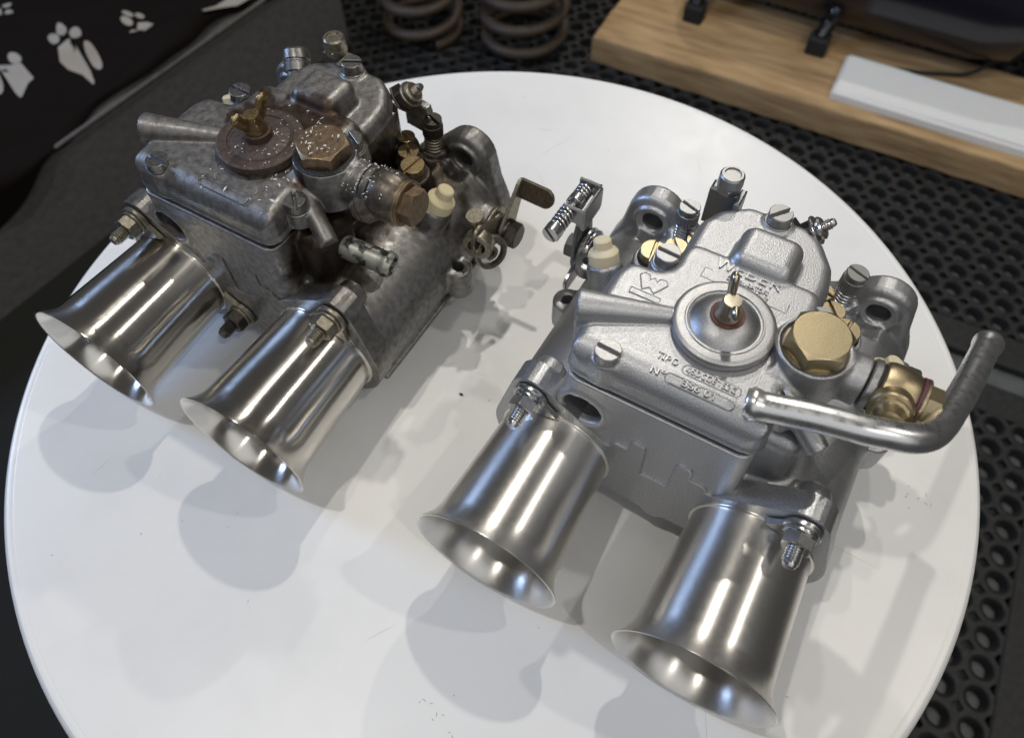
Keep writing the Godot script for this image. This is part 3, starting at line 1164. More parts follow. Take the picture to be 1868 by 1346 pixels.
	for e in [[pts[0], (pts[0] - pts[1]).normalized(), rr[0]], [pts[-1], (pts[-1] - pts[-2]).normalized(), rr[-1]]]:
		mb.at(along(e[0], e[1]))
		var ro: float = e[2]
		mb.lathe([Vector2(0, -16), Vector2(c.pipe_r * 0.74, -16), Vector2(c.pipe_r * 0.76, -0.1), Vector2(c.pipe_r * 0.82, 0.35), Vector2(ro - 0.25, 0.35), Vector2(ro, 0.0)], 28)
	mb.at(Transform3D.IDENTITY)
	part("fuel_pipe", mb.finish(50), c.pipe_mat, root)
	# jets, idle screws, cream caps on both sides
	for s in [-1.0, 1.0]:
		for d in [[43.2, -83.4, 5.9, 79.0, 84.8, 0.15 * s + PI / 2], [35.6, -91.0, 5.2, 79.0, 84.0, 0.9], [29.2, -98.5, 4.4, 79.5, 84.5, 0.3]]:
			mb = MB.new()
			var tr := Transform3D(Basis.IDENTITY, Vector3(d[0] * s, 0, d[1]))
			ring(mb, tr, 2.0, d[2] + 0.9, d[3] + 0.2, d[3] + 1.3, 0.2)
			part("jet_seal", mb.finish(), M.black_gasket, root)
			mb = MB.new()
			slotted(mb, tr, d[2], d[3] + 1.2, d[4], 1.1, 1.4, d[5])
			part("brass_jet", mb.finish(30), c.jet, root)
		var it := along(Vector3(37.8 * s, 72.5, -108.6), Vector3(0.02 * s, 1, -0.03))
		mb = MB.new()
		coil(mb, it, 3.9, 0.85, 0.3, 9.0, 4.6)
		part("idle_spring", mb.finish(60), c.steel, root)
		mb = MB.new()
		thread(mb, it, 2.6, -2, 11, 0.9)
		var knurl := PackedVector2Array()
		for k in 56:
			knurl.append(Vector2.from_angle(TAU * k / 56) * (5.2 if k % 2 else 4.9))
		mb.at(it)
		mb.prism(knurl, 9.2, 15.4, 0.3)
		slotted(mb, it, 4.8, 15.0, 18.6, 1.3, 1.7, 0.35)
		part("idle_screw", mb.finish(25), c.idle, root)
		var ct := along(Vector3(62.0 * s, 73.6, -74.7), Vector3(3.8 * s, 10.4, -3.4))
		mb = MB.new()
		mb.at(ct)
		mb.lathe([Vector2(0, 0.2), Vector2(6.7, 0.2), Vector2(7.0, 1.0), Vector2(6.9, 5.6), Vector2(6.2, 6.6), Vector2(4.9, 7.2), Vector2(4.3, 7.9), Vector2(4.1, 11.4), Vector2(3.5, 12.1), Vector2(0, 12.2)], 36)
		mb.at(Transform3D.IDENTITY)
		part("cap", mb.finish(32), c.cap, root)
	# far-side spindle end
	mb = MB.new()
	mb.at(along(Vector3(-77 * throttle, 46, -99), Vector3(-throttle, 0, 0)))
	mb.lathe([Vector2(0, 0), Vector2(9.0, 0), Vector2(9.4, 0.5), Vector2(9.4, 5), Vector2(8.6, 5.8), Vector2(0, 5.8)], 36)
	mb.hex(9.0, 5.8, 9.5, 0.2)
	mb.at(Transform3D.IDENTITY)
	part("spindle_cap", mb.finish(30), c.steel, root)
	return root

func throttle_screws(root: Node3D, c: Dictionary) -> void:
	# spindle stack on the left: discs, lever, bracket with two sprung screws
	var ax := along(Vector3(-77, 46, -99), Vector3(-1, 0, 0))
	var mb := MB.new()
	ring(mb, ax, 3, 12.2, 0.6, 2.2, 0.4)
	ring(mb, ax, 3, 10.4, 2.2, 3.2, 0.2)
	ring(mb, ax, 3, 12.6, 3.2, 4.9, 0.4)
	ring(mb, ax, 3, 11.2, 4.9, 5.7, 0.2)
	part("return_disc", mb.finish(), c.steel, root)
	var lever := Node3D.new()
	lever.name = "throttle_lever"
	root.add_child(lever)
	var hull := Geometry2D.convex_hull(arc(Vector2(46, -99), 10.5, 0, TAU, 24) + PackedVector2Array([Vector2(71, -106), Vector2(71, -92), Vector2(66, -90)]))
	hull.remove_at(hull.size() - 1)
	var tl := Transform3D(Basis(Vector3(0, 1, 0), Vector3(-1, 0, 0), Vector3(0, 0, 1)), Vector3.ZERO)
	mb = MB.new()
	mb.at(tl)
	mb.prism(hull, 83.0, 85.2, 0.4, true)
	mb.at(Transform3D.IDENTITY)
	part("arm", mb.finish(30), M.zinc_dark, lever)
	mb = MB.new()
	# bent bracket: web and two cheeks
	mb.box(Vector3(-80.6, 77, -98.4), Vector3(1.8, 13, 19), 0.8)
	mb.box(Vector3(-86.0, 80.5, -107.2), Vector3(11.0, 9, 1.8), 0.8)
	mb.box(Vector3(-86.0, 78.5, -89.6), Vector3(11.0, 10, 1.8), 0.8)
	mb.box(Vector3(-82.0, 71.2, -98.4), Vector3(5.0, 2.0, 16), 0.6)
	part("bracket", mb.finish(30), M.screw_steel, lever)
	mb = MB.new()
	mb.at(along(Vector3(-84, 46, -99), Vector3(-1, 0, 0)))
	mb.lathe([Vector2(0, 0.5), Vector2(7.4, 0.5), Vector2(7.4, 2.2), Vector2(0, 2.2)], 32)
	mb.hex(11.5, 2.2, 7.4, 0.25)
	mb.at(Transform3D.IDENTITY)
	part("spindle_nut", mb.finish(25), M.zinc_dark, lever)
	var s1 := along(Vector3(-88.5, 79.6, -90.5), Vector3(-0.02, 0.0, 1))
	mb = MB.new()
	coil(mb, s1, 3.4, 0.8, 1.0, 13.0, 5.0)
	part("stop_spring", mb.finish(60), c.steel, lever)
	mb = MB.new()
	thread(mb, s1, 2.4, -6, 14, 0.9)
	slotted(mb, s1, 4.3, 13.0, 18.2, 1.3, 2.0, 0.9)
	part("stop_screw", mb.finish(30), c.steel, lever)
	var s2 := along(Vector3(-87.5, 80.4, -106.0), Vector3(-0.02, 0.0, 1))
	mb = MB.new()
	coil(mb, s2, 3.4, 0.8, 0.2, 8.5, 4.0)
	part("stop_spring", mb.finish(60), c.steel, lever)
	mb = MB.new()
	thread(mb, s2, 2.4, -4, 9, 0.9)
	slotted(mb, s2, 4.4, 8.4, 12.4, 1.3, 1.6, 0.3)
	part("stop_screw", mb.finish(30), c.steel, lever)
	# drooping stop plate with a threaded ear
	mb = MB.new()
	mb.at(tl)
	var hp := Geometry2D.convex_hull(arc(Vector2(46, -99), 9, 0, TAU, 20) + arc(Vector2(43, -80), 5, 0, TAU, 16))
	hp.remove_at(hp.size() - 1)
	mb.prism(hp, 80.4, 82.2, 0.4, true)
	mb.at(Transform3D.IDENTITY)
	part("stop_plate", mb.finish(30), c.steel, lever)
	mb = MB.new()
	ring(mb, Transform3D(Basis.IDENTITY, Vector3(-74, 0, -84.5)), 2.6, 5.6, 50, 57.5, 0.5)
	mb.box(Vector3(-69.5, 52, -86), Vector3(6, 4, 6), 0.5)
	part("stop_ear", mb.finish(30), c.cast_flat, root)

func throttle_tab(root: Node3D, c: Dictionary) -> void:
	var tl := Transform3D(Basis(Vector3(0, 1, 0), Vector3(1, 0, 0), Vector3(0, 0, 1)), Vector3.ZERO)
	var lever := Node3D.new()
	lever.name = "throttle_lever"
	root.add_child(lever)
	var mb := MB.new()
	ring(mb, along(Vector3(77, 46, -99), Vector3(1, 0, 0)), 3, 10.8, 0.5, 2.0, 0.3)
	ring(mb, along(Vector3(77, 46, -99), Vector3(1, 0, 0)), 3, 8.0, 2.0, 4.0, 0.3)
	part("return_disc", mb.finish(), c.steel, root)
	mb = MB.new()
	mb.at(tl)
	var hull := Geometry2D.convex_hull(arc(Vector2(46, -99), 8.0, 0, TAU, 24) + arc(Vector2(65, -114), 4.2, 0, TAU, 16))
	hull.remove_at(hull.size() - 1)
	mb.prism(hull, 84.0, 86.0, 0.4, true)
	mb.at(Transform3D.IDENTITY)
	part("arm", mb.finish(30), c.clamp, lever)
	# tab bent outward at the end of the arm
	mb = MB.new()
	var tb := Transform3D(Basis(Vector3(0.99, -0.04, 0.0).normalized(), Vector3(0, 0.42, 0.91).normalized(), Vector3(0, -0.91, 0.42).normalized()), Vector3(85.0, 63.5, -114.5))
	mb.at(tb)
	var tab := PackedVector2Array([Vector2(0, -5.2), Vector2(0, 5.2)])
	tab.append_array(arc(Vector2(14.0, 0), 5.2, PI / 2, -PI / 2, 14))
	mb.prism(tab, -1.1, 1.1, 0.45, true)
	mb.at(Transform3D.IDENTITY)
	part("finger_tab", mb.finish(30), M.tab_bronze, lever)
	# lower crank: plate, square bush and the curled ring
	mb = MB.new()
	mb.at(tl)
	var h2 := Geometry2D.convex_hull(arc(Vector2(46, -99), 8.0, 0, TAU, 24) + arc(Vector2(60, -79), 7.0, 0, TAU, 16))
	h2.remove_at(h2.size() - 1)
	mb.prism(h2, 81.2, 83.2, 0.4, true)
	mb.at(Transform3D.IDENTITY)
	part("crank", mb.finish(30), c.clamp, lever)
	mb = MB.new()
	mb.at(along(Vector3(77.5, 64.5, -83.5), Vector3(0, 1, 0.15)))
	mb.lathe([Vector2(2.4, -1), Vector2(4.6, -1), Vector2(4.8, 3), Vector2(4.2, 4.2), Vector2(0, 4.2)], 28)
	mb.at(Transform3D.IDENTITY)
	part("crank_screw", mb.finish(30), c.clamp, lever)
	mb = MB.new()
	ring(mb, along(Vector3(83.0, 56.5, -74.5), Vector3(0.2, 0.1, 1)), 4.6, 7.6, -6.5, 0, 0.6)
	part("bush", mb.finish(35), c.clamp, lever)
	mb = MB.new()
	ring(mb, along(Vector3(86.6, 48.5, -81.5), Vector3(1, 0.42, 0.5)), 6.6, 9.2, -1.5, 1.5, 0.7)
	ring(mb, along(Vector3(86.6, 48.5, -81.5), Vector3(1, 0.42, 0.5)), 1.5, 3.6, -1.5, 2.0, 0.5)
	mb.box(Vector3(86.0, 49.0, -81.5), Vector3(2, 12.5, 2.4), 0.4)
	part("spring_coil", mb.finish(40), c.clamp, lever)
	mb = MB.new()
	mb.at(along(Vector3(86.0, 46, -99), Vector3(1, 0, 0)))
	mb.lathe([Vector2(0, 0), Vector2(7.2, 0), Vector2(7.2, 1.4), Vector2(0, 1.4)], 32)
	mb.hex(11.8, 1.4, 7.0, 0.3)
	mb.at(Transform3D.IDENTITY)
	part("spindle_nut", mb.finish(25), c.plate_dark, lever)

func rear_fittings(root: Node3D, c: Dictionary, old: bool) -> void:
	# cable bracket and clamp bolt behind the cover, left
	var bx := -24.2 if not old else -14.5
	var mb := MB.new()
	mb.box(Vector3(bx, 98, -109.5), Vector3(14.5, 22, 6.0), 1.2)
	mb.box(Vector3(bx + 6.4, 104, -106.0), Vector3(2.4, 12, 10.0), 0.6)
	part("cable_bracket", mb.finish(30), M.zinc_mid if not old else c.steel, root)
	mb = MB.new()
	mb.at(Transform3D(Basis.IDENTITY, Vector3(bx, 0, -108.5)))
	mb.hex(9.6, 109.0, 112.4, 0.2, true)
	mb.lathe([Vector2(0, 112.3), Vector2(5.2, 112.3), Vector2(5.4, 113), Vector2(5.2, 117.2), Vector2(4.5, 118.0), Vector2(3.6, 118.0), Vector2(3.3, 117.3), Vector2(0, 117.3)], 32)
	mb.at(Transform3D.IDENTITY)
	part("clamp_bolt", mb.finish(28), c.screw, root)
	# choke lever bolt on the right
	var cx := along(Vector3(13.5, 103.5, -107.5), Vector3(0.62, 0.66, -0.30)) if not old else along(Vector3(27.5, 101.5, -106.0), Vector3(0.66, 0.70, -0.2))
	mb = MB.new()
	mb.at(cx)
	mb.hex(9.0, -3.0, 2.2, 0.2, true)
	part("choke_nut", mb.finish(28), c.plate_dark, root)
	mb = MB.new()
	ring(mb, cx, 2, 6.4, 2.2, 3.4, 0.3)
	ring(mb, cx, 2, 5.0, 3.4, 6.0, 0.8)
	part("choke_washer", mb.finish(), c.steel, root)
	mb = MB.new()
	thread(mb, cx, 2.3, 5.5, 11.0, 0.9)
	part("choke_stud", mb.finish(30), c.steel, root)
	mb = MB.new()
	mb.at(cx)
	mb.prism(PackedVector2Array([Vector2(-8, -4.0), Vector2(-3, -5.6), Vector2(4.6, -4.0), Vector2(5.6, 2), Vector2(2, 5.6), Vector2(-4, 5.2), Vector2(-8, 3.0)]), -4.4, -3.0, 0.3, true)
	mb.at(Transform3D.IDENTITY)
	part("choke_lever", mb.finish(30), c.plate_dark, root)
	if old:
		# banded knob at the far left and the toothed quadrant at the right
		mb = MB.new()
		mb.at(along(Vector3(-38.0, 97.0, -103.0), Vector3(-0.35, 0.55, -0.55)))
		mb.lathe([Vector2(0, -9), Vector2(5.5, -9), Vector2(5.5, -4), Vector2(6.6, -3.6), Vector2(6.8, 0.5), Vector2(6.2, 1.0), Vector2(6.2, 1.8), Vector2(6.8, 2.3), Vector2(6.5, 6.4), Vector2(5.2, 7.6), Vector2(0, 7.8)], 36)
		mb.at(Transform3D.IDENTITY)
		part("banded_plug", mb.finish(30), c.cast_flat, root)
		mb = MB.new()
		mb.at(Transform3D(Basis(Vector3(1, 0, 0), Vector3(0, 0, 1), Vector3(0, 1, 0)), Vector3.ZERO))
		mb.prism(PackedVector2Array([Vector2(24, 84), Vector2(36, 82), Vector2(40, 86.5), Vector2(38.2, 89.5), Vector2(35.0, 90), Vector2(35.6, 93.4), Vector2(38.4, 94.4), Vector2(37.4, 98.2), Vector2(33, 99), Vector2(24, 98)]), -111, -106.5, 0.6, true)
		mb.at(Transform3D.IDENTITY)
		part("toothed_quadrant", mb.finish(30), c.cast_flat, root)

func tetra_crumbs(spots: Array, rng: RandomNumberGenerator) -> ArrayMesh:
	var mb := MB.new()
	for s in spots:
		var r: float = s[3]
		var b := Basis.from_euler(Vector3(rng.randf() * TAU, rng.randf() * TAU, rng.randf() * TAU))
		var ce := Vector3(s[0], s[1] + r * 0.25, s[2])
		mb.begin()
		var p: Array = []
		for k in 5:
			p.append(Vector3(cos(TAU * k / 5.0) * r * rng.randf_range(0.7, 2.2), rng.randf_range(-0.1, 0.25) * r, sin(TAU * k / 5.0) * r * rng.randf_range(0.25, 0.8)))
		var tip := Vector3(0, r * 0.6, 0)
		var low := Vector3(0, -r * 0.3, 0)
		b = Basis(Vector3.UP, rng.randf() * TAU) * Basis(Vector3.RIGHT, rng.randf_range(-0.7, 0.7))
		for k in 5:
			var a: Vector3 = p[k]
			var d: Vector3 = p[(k + 1) % 5]
			mb.tri(ce + b * a, ce + b * d, ce + b * tip)
			mb.tri(ce + b * d, ce + b * a, ce + b * low)
		mb.close()
	return mb.finish(20)

# ------------------------------------------------------------------ surroundings
func mat_mesh(o: Vector3, e1: Vector3, e2: Vector3, n1: int, n2: int, p1: float, p2: float, border: Array, keep: Callable) -> ArrayMesh:
	# perforated rubber: big holes on a square lattice, small ones between, a plain rim round it
	var mb := MB.new()
	var th := 12.0
	var seg := 24
	for a in n1:
		for b in n2:
			var ce := o + e1 * (a * p1) + e2 * (b * p2)
			if not keep.call(ce):
				continue
			var outer: Array = []
			var inner: Array = []
			var is_arc: Array = []
			# moulding is never quite even
			ce.y += 0.5 * sin(a * 1.7 + b * 2.3)
			for k in seg + 1:
				var th_ := TAU * k / seg
				var d := Vector2(cos(th_), sin(th_))
				var sq := minf(p1 * 0.5 / maxf(absf(d.x), 1e-6), p2 * 0.5 / maxf(absf(d.y), 1e-6))
				var arc_hit := false
				for cx in [-0.5, 0.5]:
					for cy in [-0.5, 0.5]:
						var c := Vector2(cx * p1, cy * p2)
						var pr := d.dot(c)
						if pr <= 0.0: continue
						var q := c.length_squared() - pr * pr
						if q < 5.0 * 5.0:
							var h := pr - sqrt(25.0 - q)
							if h < sq:
								sq = h
								arc_hit = true
				outer.append(ce + e1 * d.x * sq + e2 * d.y * sq)
				inner.append(ce + e1 * d.x * 9.6 + e2 * d.y * 9.6)
				is_arc.append(arc_hit)
			for k in seg:
				var lip0: Vector3 = ce + (inner[k] - ce) * 1.30
				var lip1: Vector3 = ce + (inner[k + 1] - ce) * 1.30
				var dn := Vector3(0, -th, 0)
				var up := Vector3(0, 2.0, 0)
				var mid0: Vector3 = ce + (inner[k] - ce) * 1.15
				var mid1: Vector3 = ce + (inner[k + 1] - ce) * 1.15
				mb.quad(outer[k], outer[k + 1], lip1, lip0)
				mb.quad(lip0, lip1, mid1 + up, mid0 + up)
				mb.quad(mid0 + up, mid1 + up, inner[k + 1] + up * 0.3, inner[k] + up * 0.3)
				mb.quad(inner[k] + up * 0.3, inner[k + 1] + up * 0.3, ce + (inner[k + 1] - ce) * 0.86 + dn, ce + (inner[k] - ce) * 0.86 + dn)
				if is_arc[k] and is_arc[k + 1]:
					mb.quad(outer[k + 1], outer[k], outer[k] + dn, outer[k + 1] + dn)
	for b in border:
		mb.prism(b, -450.0, -437.5, 2.0)
	return mb.finish(40)

func blanket_y(s: float, t: float) -> float:
	# height of the blanket at s along the box edge and t behind it
	return -285.0 + 6.0 * sin(s * 0.021 + t * 0.012) + 5.0 * sin(t * 0.05 - s * 0.013) + 3.5 * pow(absf(sin(s * 0.016 + t * 0.028 + 0.6)), 8.0) * 3.0 + 1.5 * sin(s * 0.09 + t * 0.05)

func surroundings(rng: RandomNumberGenerator) -> void:
	# floor
	var mb := MB.new()
	mb.box(Vector3(0, -475, -400), Vector3(5000, 50, 4400), 0.0)
	struct("floor", mb.finish(), M.floor_grey)
	# table
	var table := thing("round_table", "small round white table with a rolled edge under both carburettors", "table", Vector3.ZERO)
	mb = MB.new()
	var R := 241.6
	var pr: Array = [Vector2(0, 0)]
	for r in [60.0, 120.0, 180.0, 225.0]:
		pr.append(Vector2(r, 0))
	pr.append(Vector2(R - 2.4, 0)); pr.append(Vector2(R - 1.6, -0.22)); pr.append(Vector2(R - 0.9, -0.1))
	for i in range(0, 13):
		var a := PI / 2 - PI * i / 12.0
		pr.append(Vector2(R + cos(a) * 5.0, -9.0 + sin(a) * 9.0 - 0.02))
	pr.append(Vector2(R - 6, -18)); pr.append(Vector2(R - 8, -16)); pr.append(Vector2(0, -16))
	mb.lathe(pr, 200)
	part("tabletop", mb.finish(20), M.table_white, table)
	mb = MB.new()
	mb.lathe([Vector2(0, -16), Vector2(70, -16), Vector2(70, -20), Vector2(24, -24), Vector2(22, -40), Vector2(22, -420), Vector2(30, -436), Vector2(150, -444), Vector2(152, -450), Vector2(0, -450)], 60)
	part("pedestal", mb.finish(30), M.table_white, table)
	# scratches and specks on the white top
	mb = MB.new()
	var mb2 := MB.new()
	for i in 64:
		var a := rng.randf() * TAU
		var r := sqrt(rng.randf()) * 225.0
		var c := Vector2(cos(a) * r, sin(a) * r)
		var d := Vector2.from_angle(rng.randf() * TAU)
		var l := rng.randf_range(0.2, 0.8) if i % 4 else rng.randf_range(4.0, 16.0)
		var w := rng.randf_range(0.10, 0.26) if i % 4 else 0.09
		var n := Vector2(-d.y, d.x) * w
		var q := PackedVector2Array([c - d * l - n * 0.2, c - n, c + d * l - n * 0.3, c + d * l + n * 0.2, c + n, c - d * l + n * 0.3])
		(mb if i % 4 else mb2).prism(q, 0.03, 0.06)
	for g in [Vector3(205, 0, 68), Vector3(-20, 0, 168), Vector3(118, 0, 150)]:
		for i in 9:
			var c := Vector2(g.x + rng.randf_range(-9, 9), g.z + rng.randf_range(-9, 9))
			var d := Vector2.from_angle(rng.randf() * TAU)
			var l := rng.randf_range(0.4, 1.4)
			var n := Vector2(-d.y, d.x) * 0.15
			mb.prism(PackedVector2Array([c - d * l, c - n, c + d * l, c + n]), 0.03, 0.06)
	var sm := part("scuff_marks", mb.finish(), M.scuff, table)
	sm.set_meta("kind", "stuff")
	sm = part("fine_scratches", mb2.finish(), M.scuff_pale, table)
	sm.set_meta("kind", "stuff")
	# crumb of dirt between the two carburettors
	mb = MB.new()
	mb.x = Transform3D(Basis.IDENTITY.scaled(Vector3(1.0, 0.5, 0.55)).rotated(Vector3.UP, -0.6), Vector3(-15.9, 0.45, 14.0))
	mb.lathe([Vector2(0, -0.8), Vector2(0.9, -0.6), Vector2(1.25, 0), Vector2(0.8, 0.7), Vector2(0, 0.9)], 9)
	solo("grit", mb.finish(20), M.dark_speck, "tiny black speck of grit on the white table between the carburettors", "grit")
	# rubber mats
	var e1 := Vector3(13.4, 0, -27.4).normalized()
	var e2 := Vector3(-e1.z, 0, e1.x) * -1.0
	var P := 30.6
	var o1 := Vector3(538.7, -438.4, -104.6)
	var rim := func(c0: Vector3, lo1: float, hi1: float, lo2: float, hi2: float) -> PackedVector2Array:
		var q := PackedVector2Array()
		for k in [[lo1, lo2], [hi1, lo2], [hi1, hi2], [lo1, hi2]]:
			var p: Vector3 = c0 + e1 * k[0] + e2 * k[1]
			q.append(Vector2(p.x, p.z))
		return q
	# near mat: holes a = -8..3 along e1, b = 0..9 along e2 (towards the table)
	var near_rims: Array = [rim.call(o1, -P * 12.5, P * 3.5 + 40, -P * 0.5 - 34, -P * 0.5), rim.call(o1, P * 3.5, P * 3.5 + 40, -P * 0.5, P * 14)]
	var m1 := mat_mesh(o1 - e1 * P * 12, e1, e2, 16, 14, P, P, near_rims, func(_p): return true)
	solo("rubber_mat", m1, M.rubber_mat, "black perforated rubber mat nearest the camera at the right of the table", "mat", "rubber mats on the floor")
	var o2 := o1 + e1 * (P * 3.5 + 40 + 34 + 44 + P * 0.5) - e2 * 15.0
	var far_rims: Array = [rim.call(o2, -P * 0.5 - 44, -P * 0.5, -P * 12, P * 24)]
	var m2 := mat_mesh(o2 - e2 * P * 11, e1, e2, 30, 50, P, P, far_rims, func(p): return p.z > -1300 and p.x < 900 and p.x > -420)
	solo("rubber_mat", m2, M.rubber_mat, "larger black perforated rubber mat behind the table under the timber plank", "mat", "rubber mats on the floor")
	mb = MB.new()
	mb.prism(PackedVector2Array([Vector2(-1500, -560), Vector2(-215, -560), Vector2(-215, 700), Vector2(-1500, 700)]), -449.9, -445.5, 1.0)  # added sheet: its dark colour stands in for shade on the floor
	solo("added_shade_sheet", mb.finish(), M.shade_dark, "dark grey sheet added over the floor at the lower left, standing in for the table shadow", "added shade")
	# coil springs
	for d in [[-142.0, -918.0, 56.0, 0.4, "rusty brown coil spring, left one of the two behind the table"], [20.0, -892.0, 62.0, 2.1, "rusty brown coil spring, right one of the two beside the timber plank"]]:
		mb = MB.new()
		var pts: Array = []
		var turns := 6.2
		for i in int(turns * 40) + 1:
			var a: float = TAU * i / 40.0 + d[3]
			var u := i / 40.0
			# dead coils at both ends
			var y := 7.0 + 40.0 * clampf(u - 0.75, 0.0, turns - 1.5) + 13.0 * minf(u, 0.75) / 0.75
			pts.append(Vector3(sin(a) * d[2], y, cos(a) * d[2]))
		mb.tube(pts, 8.4, 14)
		var o := solo("coil_spring", mb.finish(60), M.spring_brown, d[4], "spring", "coil springs standing on the floor")
		o.position = Vector3(d[0], -437.0, d[1]) * S
	# timber plank
	var turn := atan2(-0.45, 0.893)
	var po := Vector3(122, -450, -837)
	mb = MB.new()
	var q := PackedVector2Array()
	for i in 66:
		q.append(Vector2(i * 14.0 + 1.0, rng.randf_range(-1.0, 1.0)))
	for i in 15:
		q.append(Vector2(910.0, -3.0 - i * 13.0))
	for i in 66:
		q.append(Vector2(66 * 14.0 - 14.0 * i - 14.0, -196.0 + rng.randf_range(-1.5, 1.5)))
	for i in 14:
		q.append(Vector2(rng.randf_range(-1.2, 1.2), -188.0 + i * 13.0))
	mb.prism(q, 0.0, 45.0, 3.2, true)
	var plank := solo("timber_plank", mb.finish(50), M.timber, "thick worn timber plank lying on the rubber mat behind the table", "plank")
	plank.position = (po + Vector3(0, 13.0, 0)) * S
	plank.rotation.y = -atan2(0.45, 0.893)
	# white plastic strip on it
	mb = MB.new()
	mb.prism(round_poly(PackedVector2Array([Vector2(355.5, -112), Vector2(355.5, -22), Vector2(640, -22), Vector2(640, -112)]), 2.0), 58.2, 73.0, 4.5)
	var strip := solo("plastic_strip", mb.finish(40), M.white_plastic, "flat white plastic strip lying on the timber plank", "strip")
	strip.position = po * S
	strip.rotation.y = -atan2(0.45, 0.893)
	# black stand over the plank: two legs with rubber feet, a dark tank and its frame tube
	var stand := thing("machine_stand", "black glossy machine on tubular legs with rubber feet standing on the plank", "machine", po, -atan2(0.45, 0.893))
	var wl := func(p: Vector3) -> Vector3:
		var d := p - po
		return Vector3(d.x * 0.893 + d.z * 0.45, d.y, -d.x * 0.45 + d.z * 0.893)
	var k := 0
	for f in [Vector3(280, -391.5, -880), Vector3(452, -391.5, -802)]:
		var b: Vector3 = wl.call(f)
		mb = MB.new()
		mb.at(Transform3D(Basis.IDENTITY, b))
		mb.prism(round_poly(PackedVector2Array([Vector2(-15, -14), Vector2(15, -14), Vector2(15, 14), Vector2(-15, 14)]), 4.0), 0.2, 26, 2.5)
		mb.at(Transform3D.IDENTITY)
		part("rubber_foot", mb.finish(40), M.black_rubber, stand)
		mb = MB.new()
		var up := Vector3(-6, 120, -60) if k == 0 else Vector3(8, 62, -30)
		var path := smooth_path([b + Vector3(0, 22, 0), b + up * 0.5 + Vector3(0, 8, 0), b + up, b + up + Vector3(10, 40, -90)], 6)
		mb.tube(path, 11.0, 18)
		part("leg", mb.finish(60), M.black_gloss, stand)
		k += 1
	mb = MB.new()
	mb.at(along(Vector3(90, 166, -226), Vector3(1, 0, 0.0)))
	mb.lathe([Vector2(0, 0), Vector2(60, 1), Vector2(88, 14), Vector2(102, 40), Vector2(105, 120), Vector2(105, 420), Vector2(96, 470), Vector2(60, 500), Vector2(0, 506)], 56)
	mb.at(Transform3D.IDENTITY)
	part("tank", mb.finish(40), M.navy_gloss, stand)
	mb = MB.new()
	mb.tube(smooth_path([Vector3(395, 60.5, -118), Vector3(430, 60.5, -126), Vector3(480, 62, -140), Vector3(530, 70, -160), Vector3(560, 110, -200)], 8), 2.6, 10)
	part("cable", mb.finish(60), M.black_rubber, stand)
	# tyre at the far right
	mb = MB.new()
	var tyre := thing("spare_wheel", "black wheel with rubber tyre leaning behind the plank in the far right corner", "wheel", Vector3(760, -305, -935), 0.0)
	var tt := along(Vector3.ZERO, Vector3(-0.55, 0.42, 0.72))
	mb.at(tt)
	mb.lathe([Vector2(84, -26), Vector2(92, -34), Vector2(112, -38), Vector2(132, -34), Vector2(141, -22), Vector2(143, 0), Vector2(141, 22), Vector2(132, 34), Vector2(112, 38), Vector2(108, 36), Vector2(104, 38), Vector2(92, 34), Vector2(84, 26), Vector2(84, -26)], 80)
	mb.at(Transform3D.IDENTITY)
	part("tyre", mb.finish(30), M.black_rubber, tyre)
	mb = MB.new()
	mb.at(tt)
	mb.lathe([Vector2(0, -16), Vector2(84, -22), Vector2(84, 20), Vector2(76, 22), Vector2(70, 8), Vector2(26, 4), Vector2(22, 16), Vector2(0, 17)], 60)
	mb.at(Transform3D.IDENTITY)
	part("rim", mb.finish(30), M.black_gloss, tyre)
	# grey felt box with the paw-print blanket
	var A := Vector3(-636.6, 0, -343.5)
	var B := Vector3(-258.0, 0, -903.0)
	var dir := (B - A).normalized()
	var back := Vector3(dir.z, 0, -dir.x)
	if back.x > 0: back = -back
	var A2 := A - dir * 420.0
	q = PackedVector2Array()
	for p in [A2, B, B + back * 640.0, A2 + back * 640.0]:
		q.append(Vector2(p.x, p.z))
	var bed := thing("felt_box", "low dark grey felt box left of the table", "box", Vector3.ZERO)
	mb = MB.new()
	mb.prism(round_poly(q, 16.0), -449.8, -294.0, 10.0)
	part("box_body", mb.finish(35), M.felt_grey, bed)
	mb = MB.new()
	mb.tube([A2 + Vector3(0, -296, 0) - back * 1.0, B + Vector3(0, -296, 0) - back * 1.0 - dir * 18.0], 2.6, 8)
	part("piping", mb.finish(60), M.felt_grey, bed)
	mb = MB.new()
	var ns := 100
	var nt := 50
	var g := func(i: int, j: int) -> Vector3:
		var s := -400.0 + 1090.0 * i / ns
		var t := 520.0 * j / nt - 60.0
		var hang := 0.0
		var fall := smoothstep(185.0, 60.0, s)
		var edge := 6.0 + 5.0 * sin(s * 0.03)
		var tt_ := t
		if t < edge:
			# over the edge: falls down the wall where the corner hangs, tucked in elsewhere
			hang = (edge - t) * fall
			tt_ = edge - minf(edge - t, 12.0) * (1.0 if fall > 0.02 else 0.4)
			if fall < 0.02: hang = minf((edge - t) * 0.5, 10.0)
		var p: Vector3 = A + dir * s + back * tt_
		p.y = blanket_y(s, maxf(t, 0.0)) - hang + 2.0
		return p
	for i in ns:
		for j in nt:
			mb.quad(g.call(i, j), g.call(i + 1, j), g.call(i + 1, j + 1), g.call(i, j + 1))
	# facing up
	var bm := mb
	if (bm.v[2] - bm.v[0]).cross(bm.v[1] - bm.v[0]).y < 0.0:
		for i in range(0, bm.v.size(), 3):
			var c := bm.v[i + 1]
			bm.v[i + 1] = bm.v[i + 2]
			bm.v[i + 2] = c
	var blanket := thing("blanket", "black fleece blanket with cream paw prints draped over the felt box", "blanket", Vector3.ZERO)
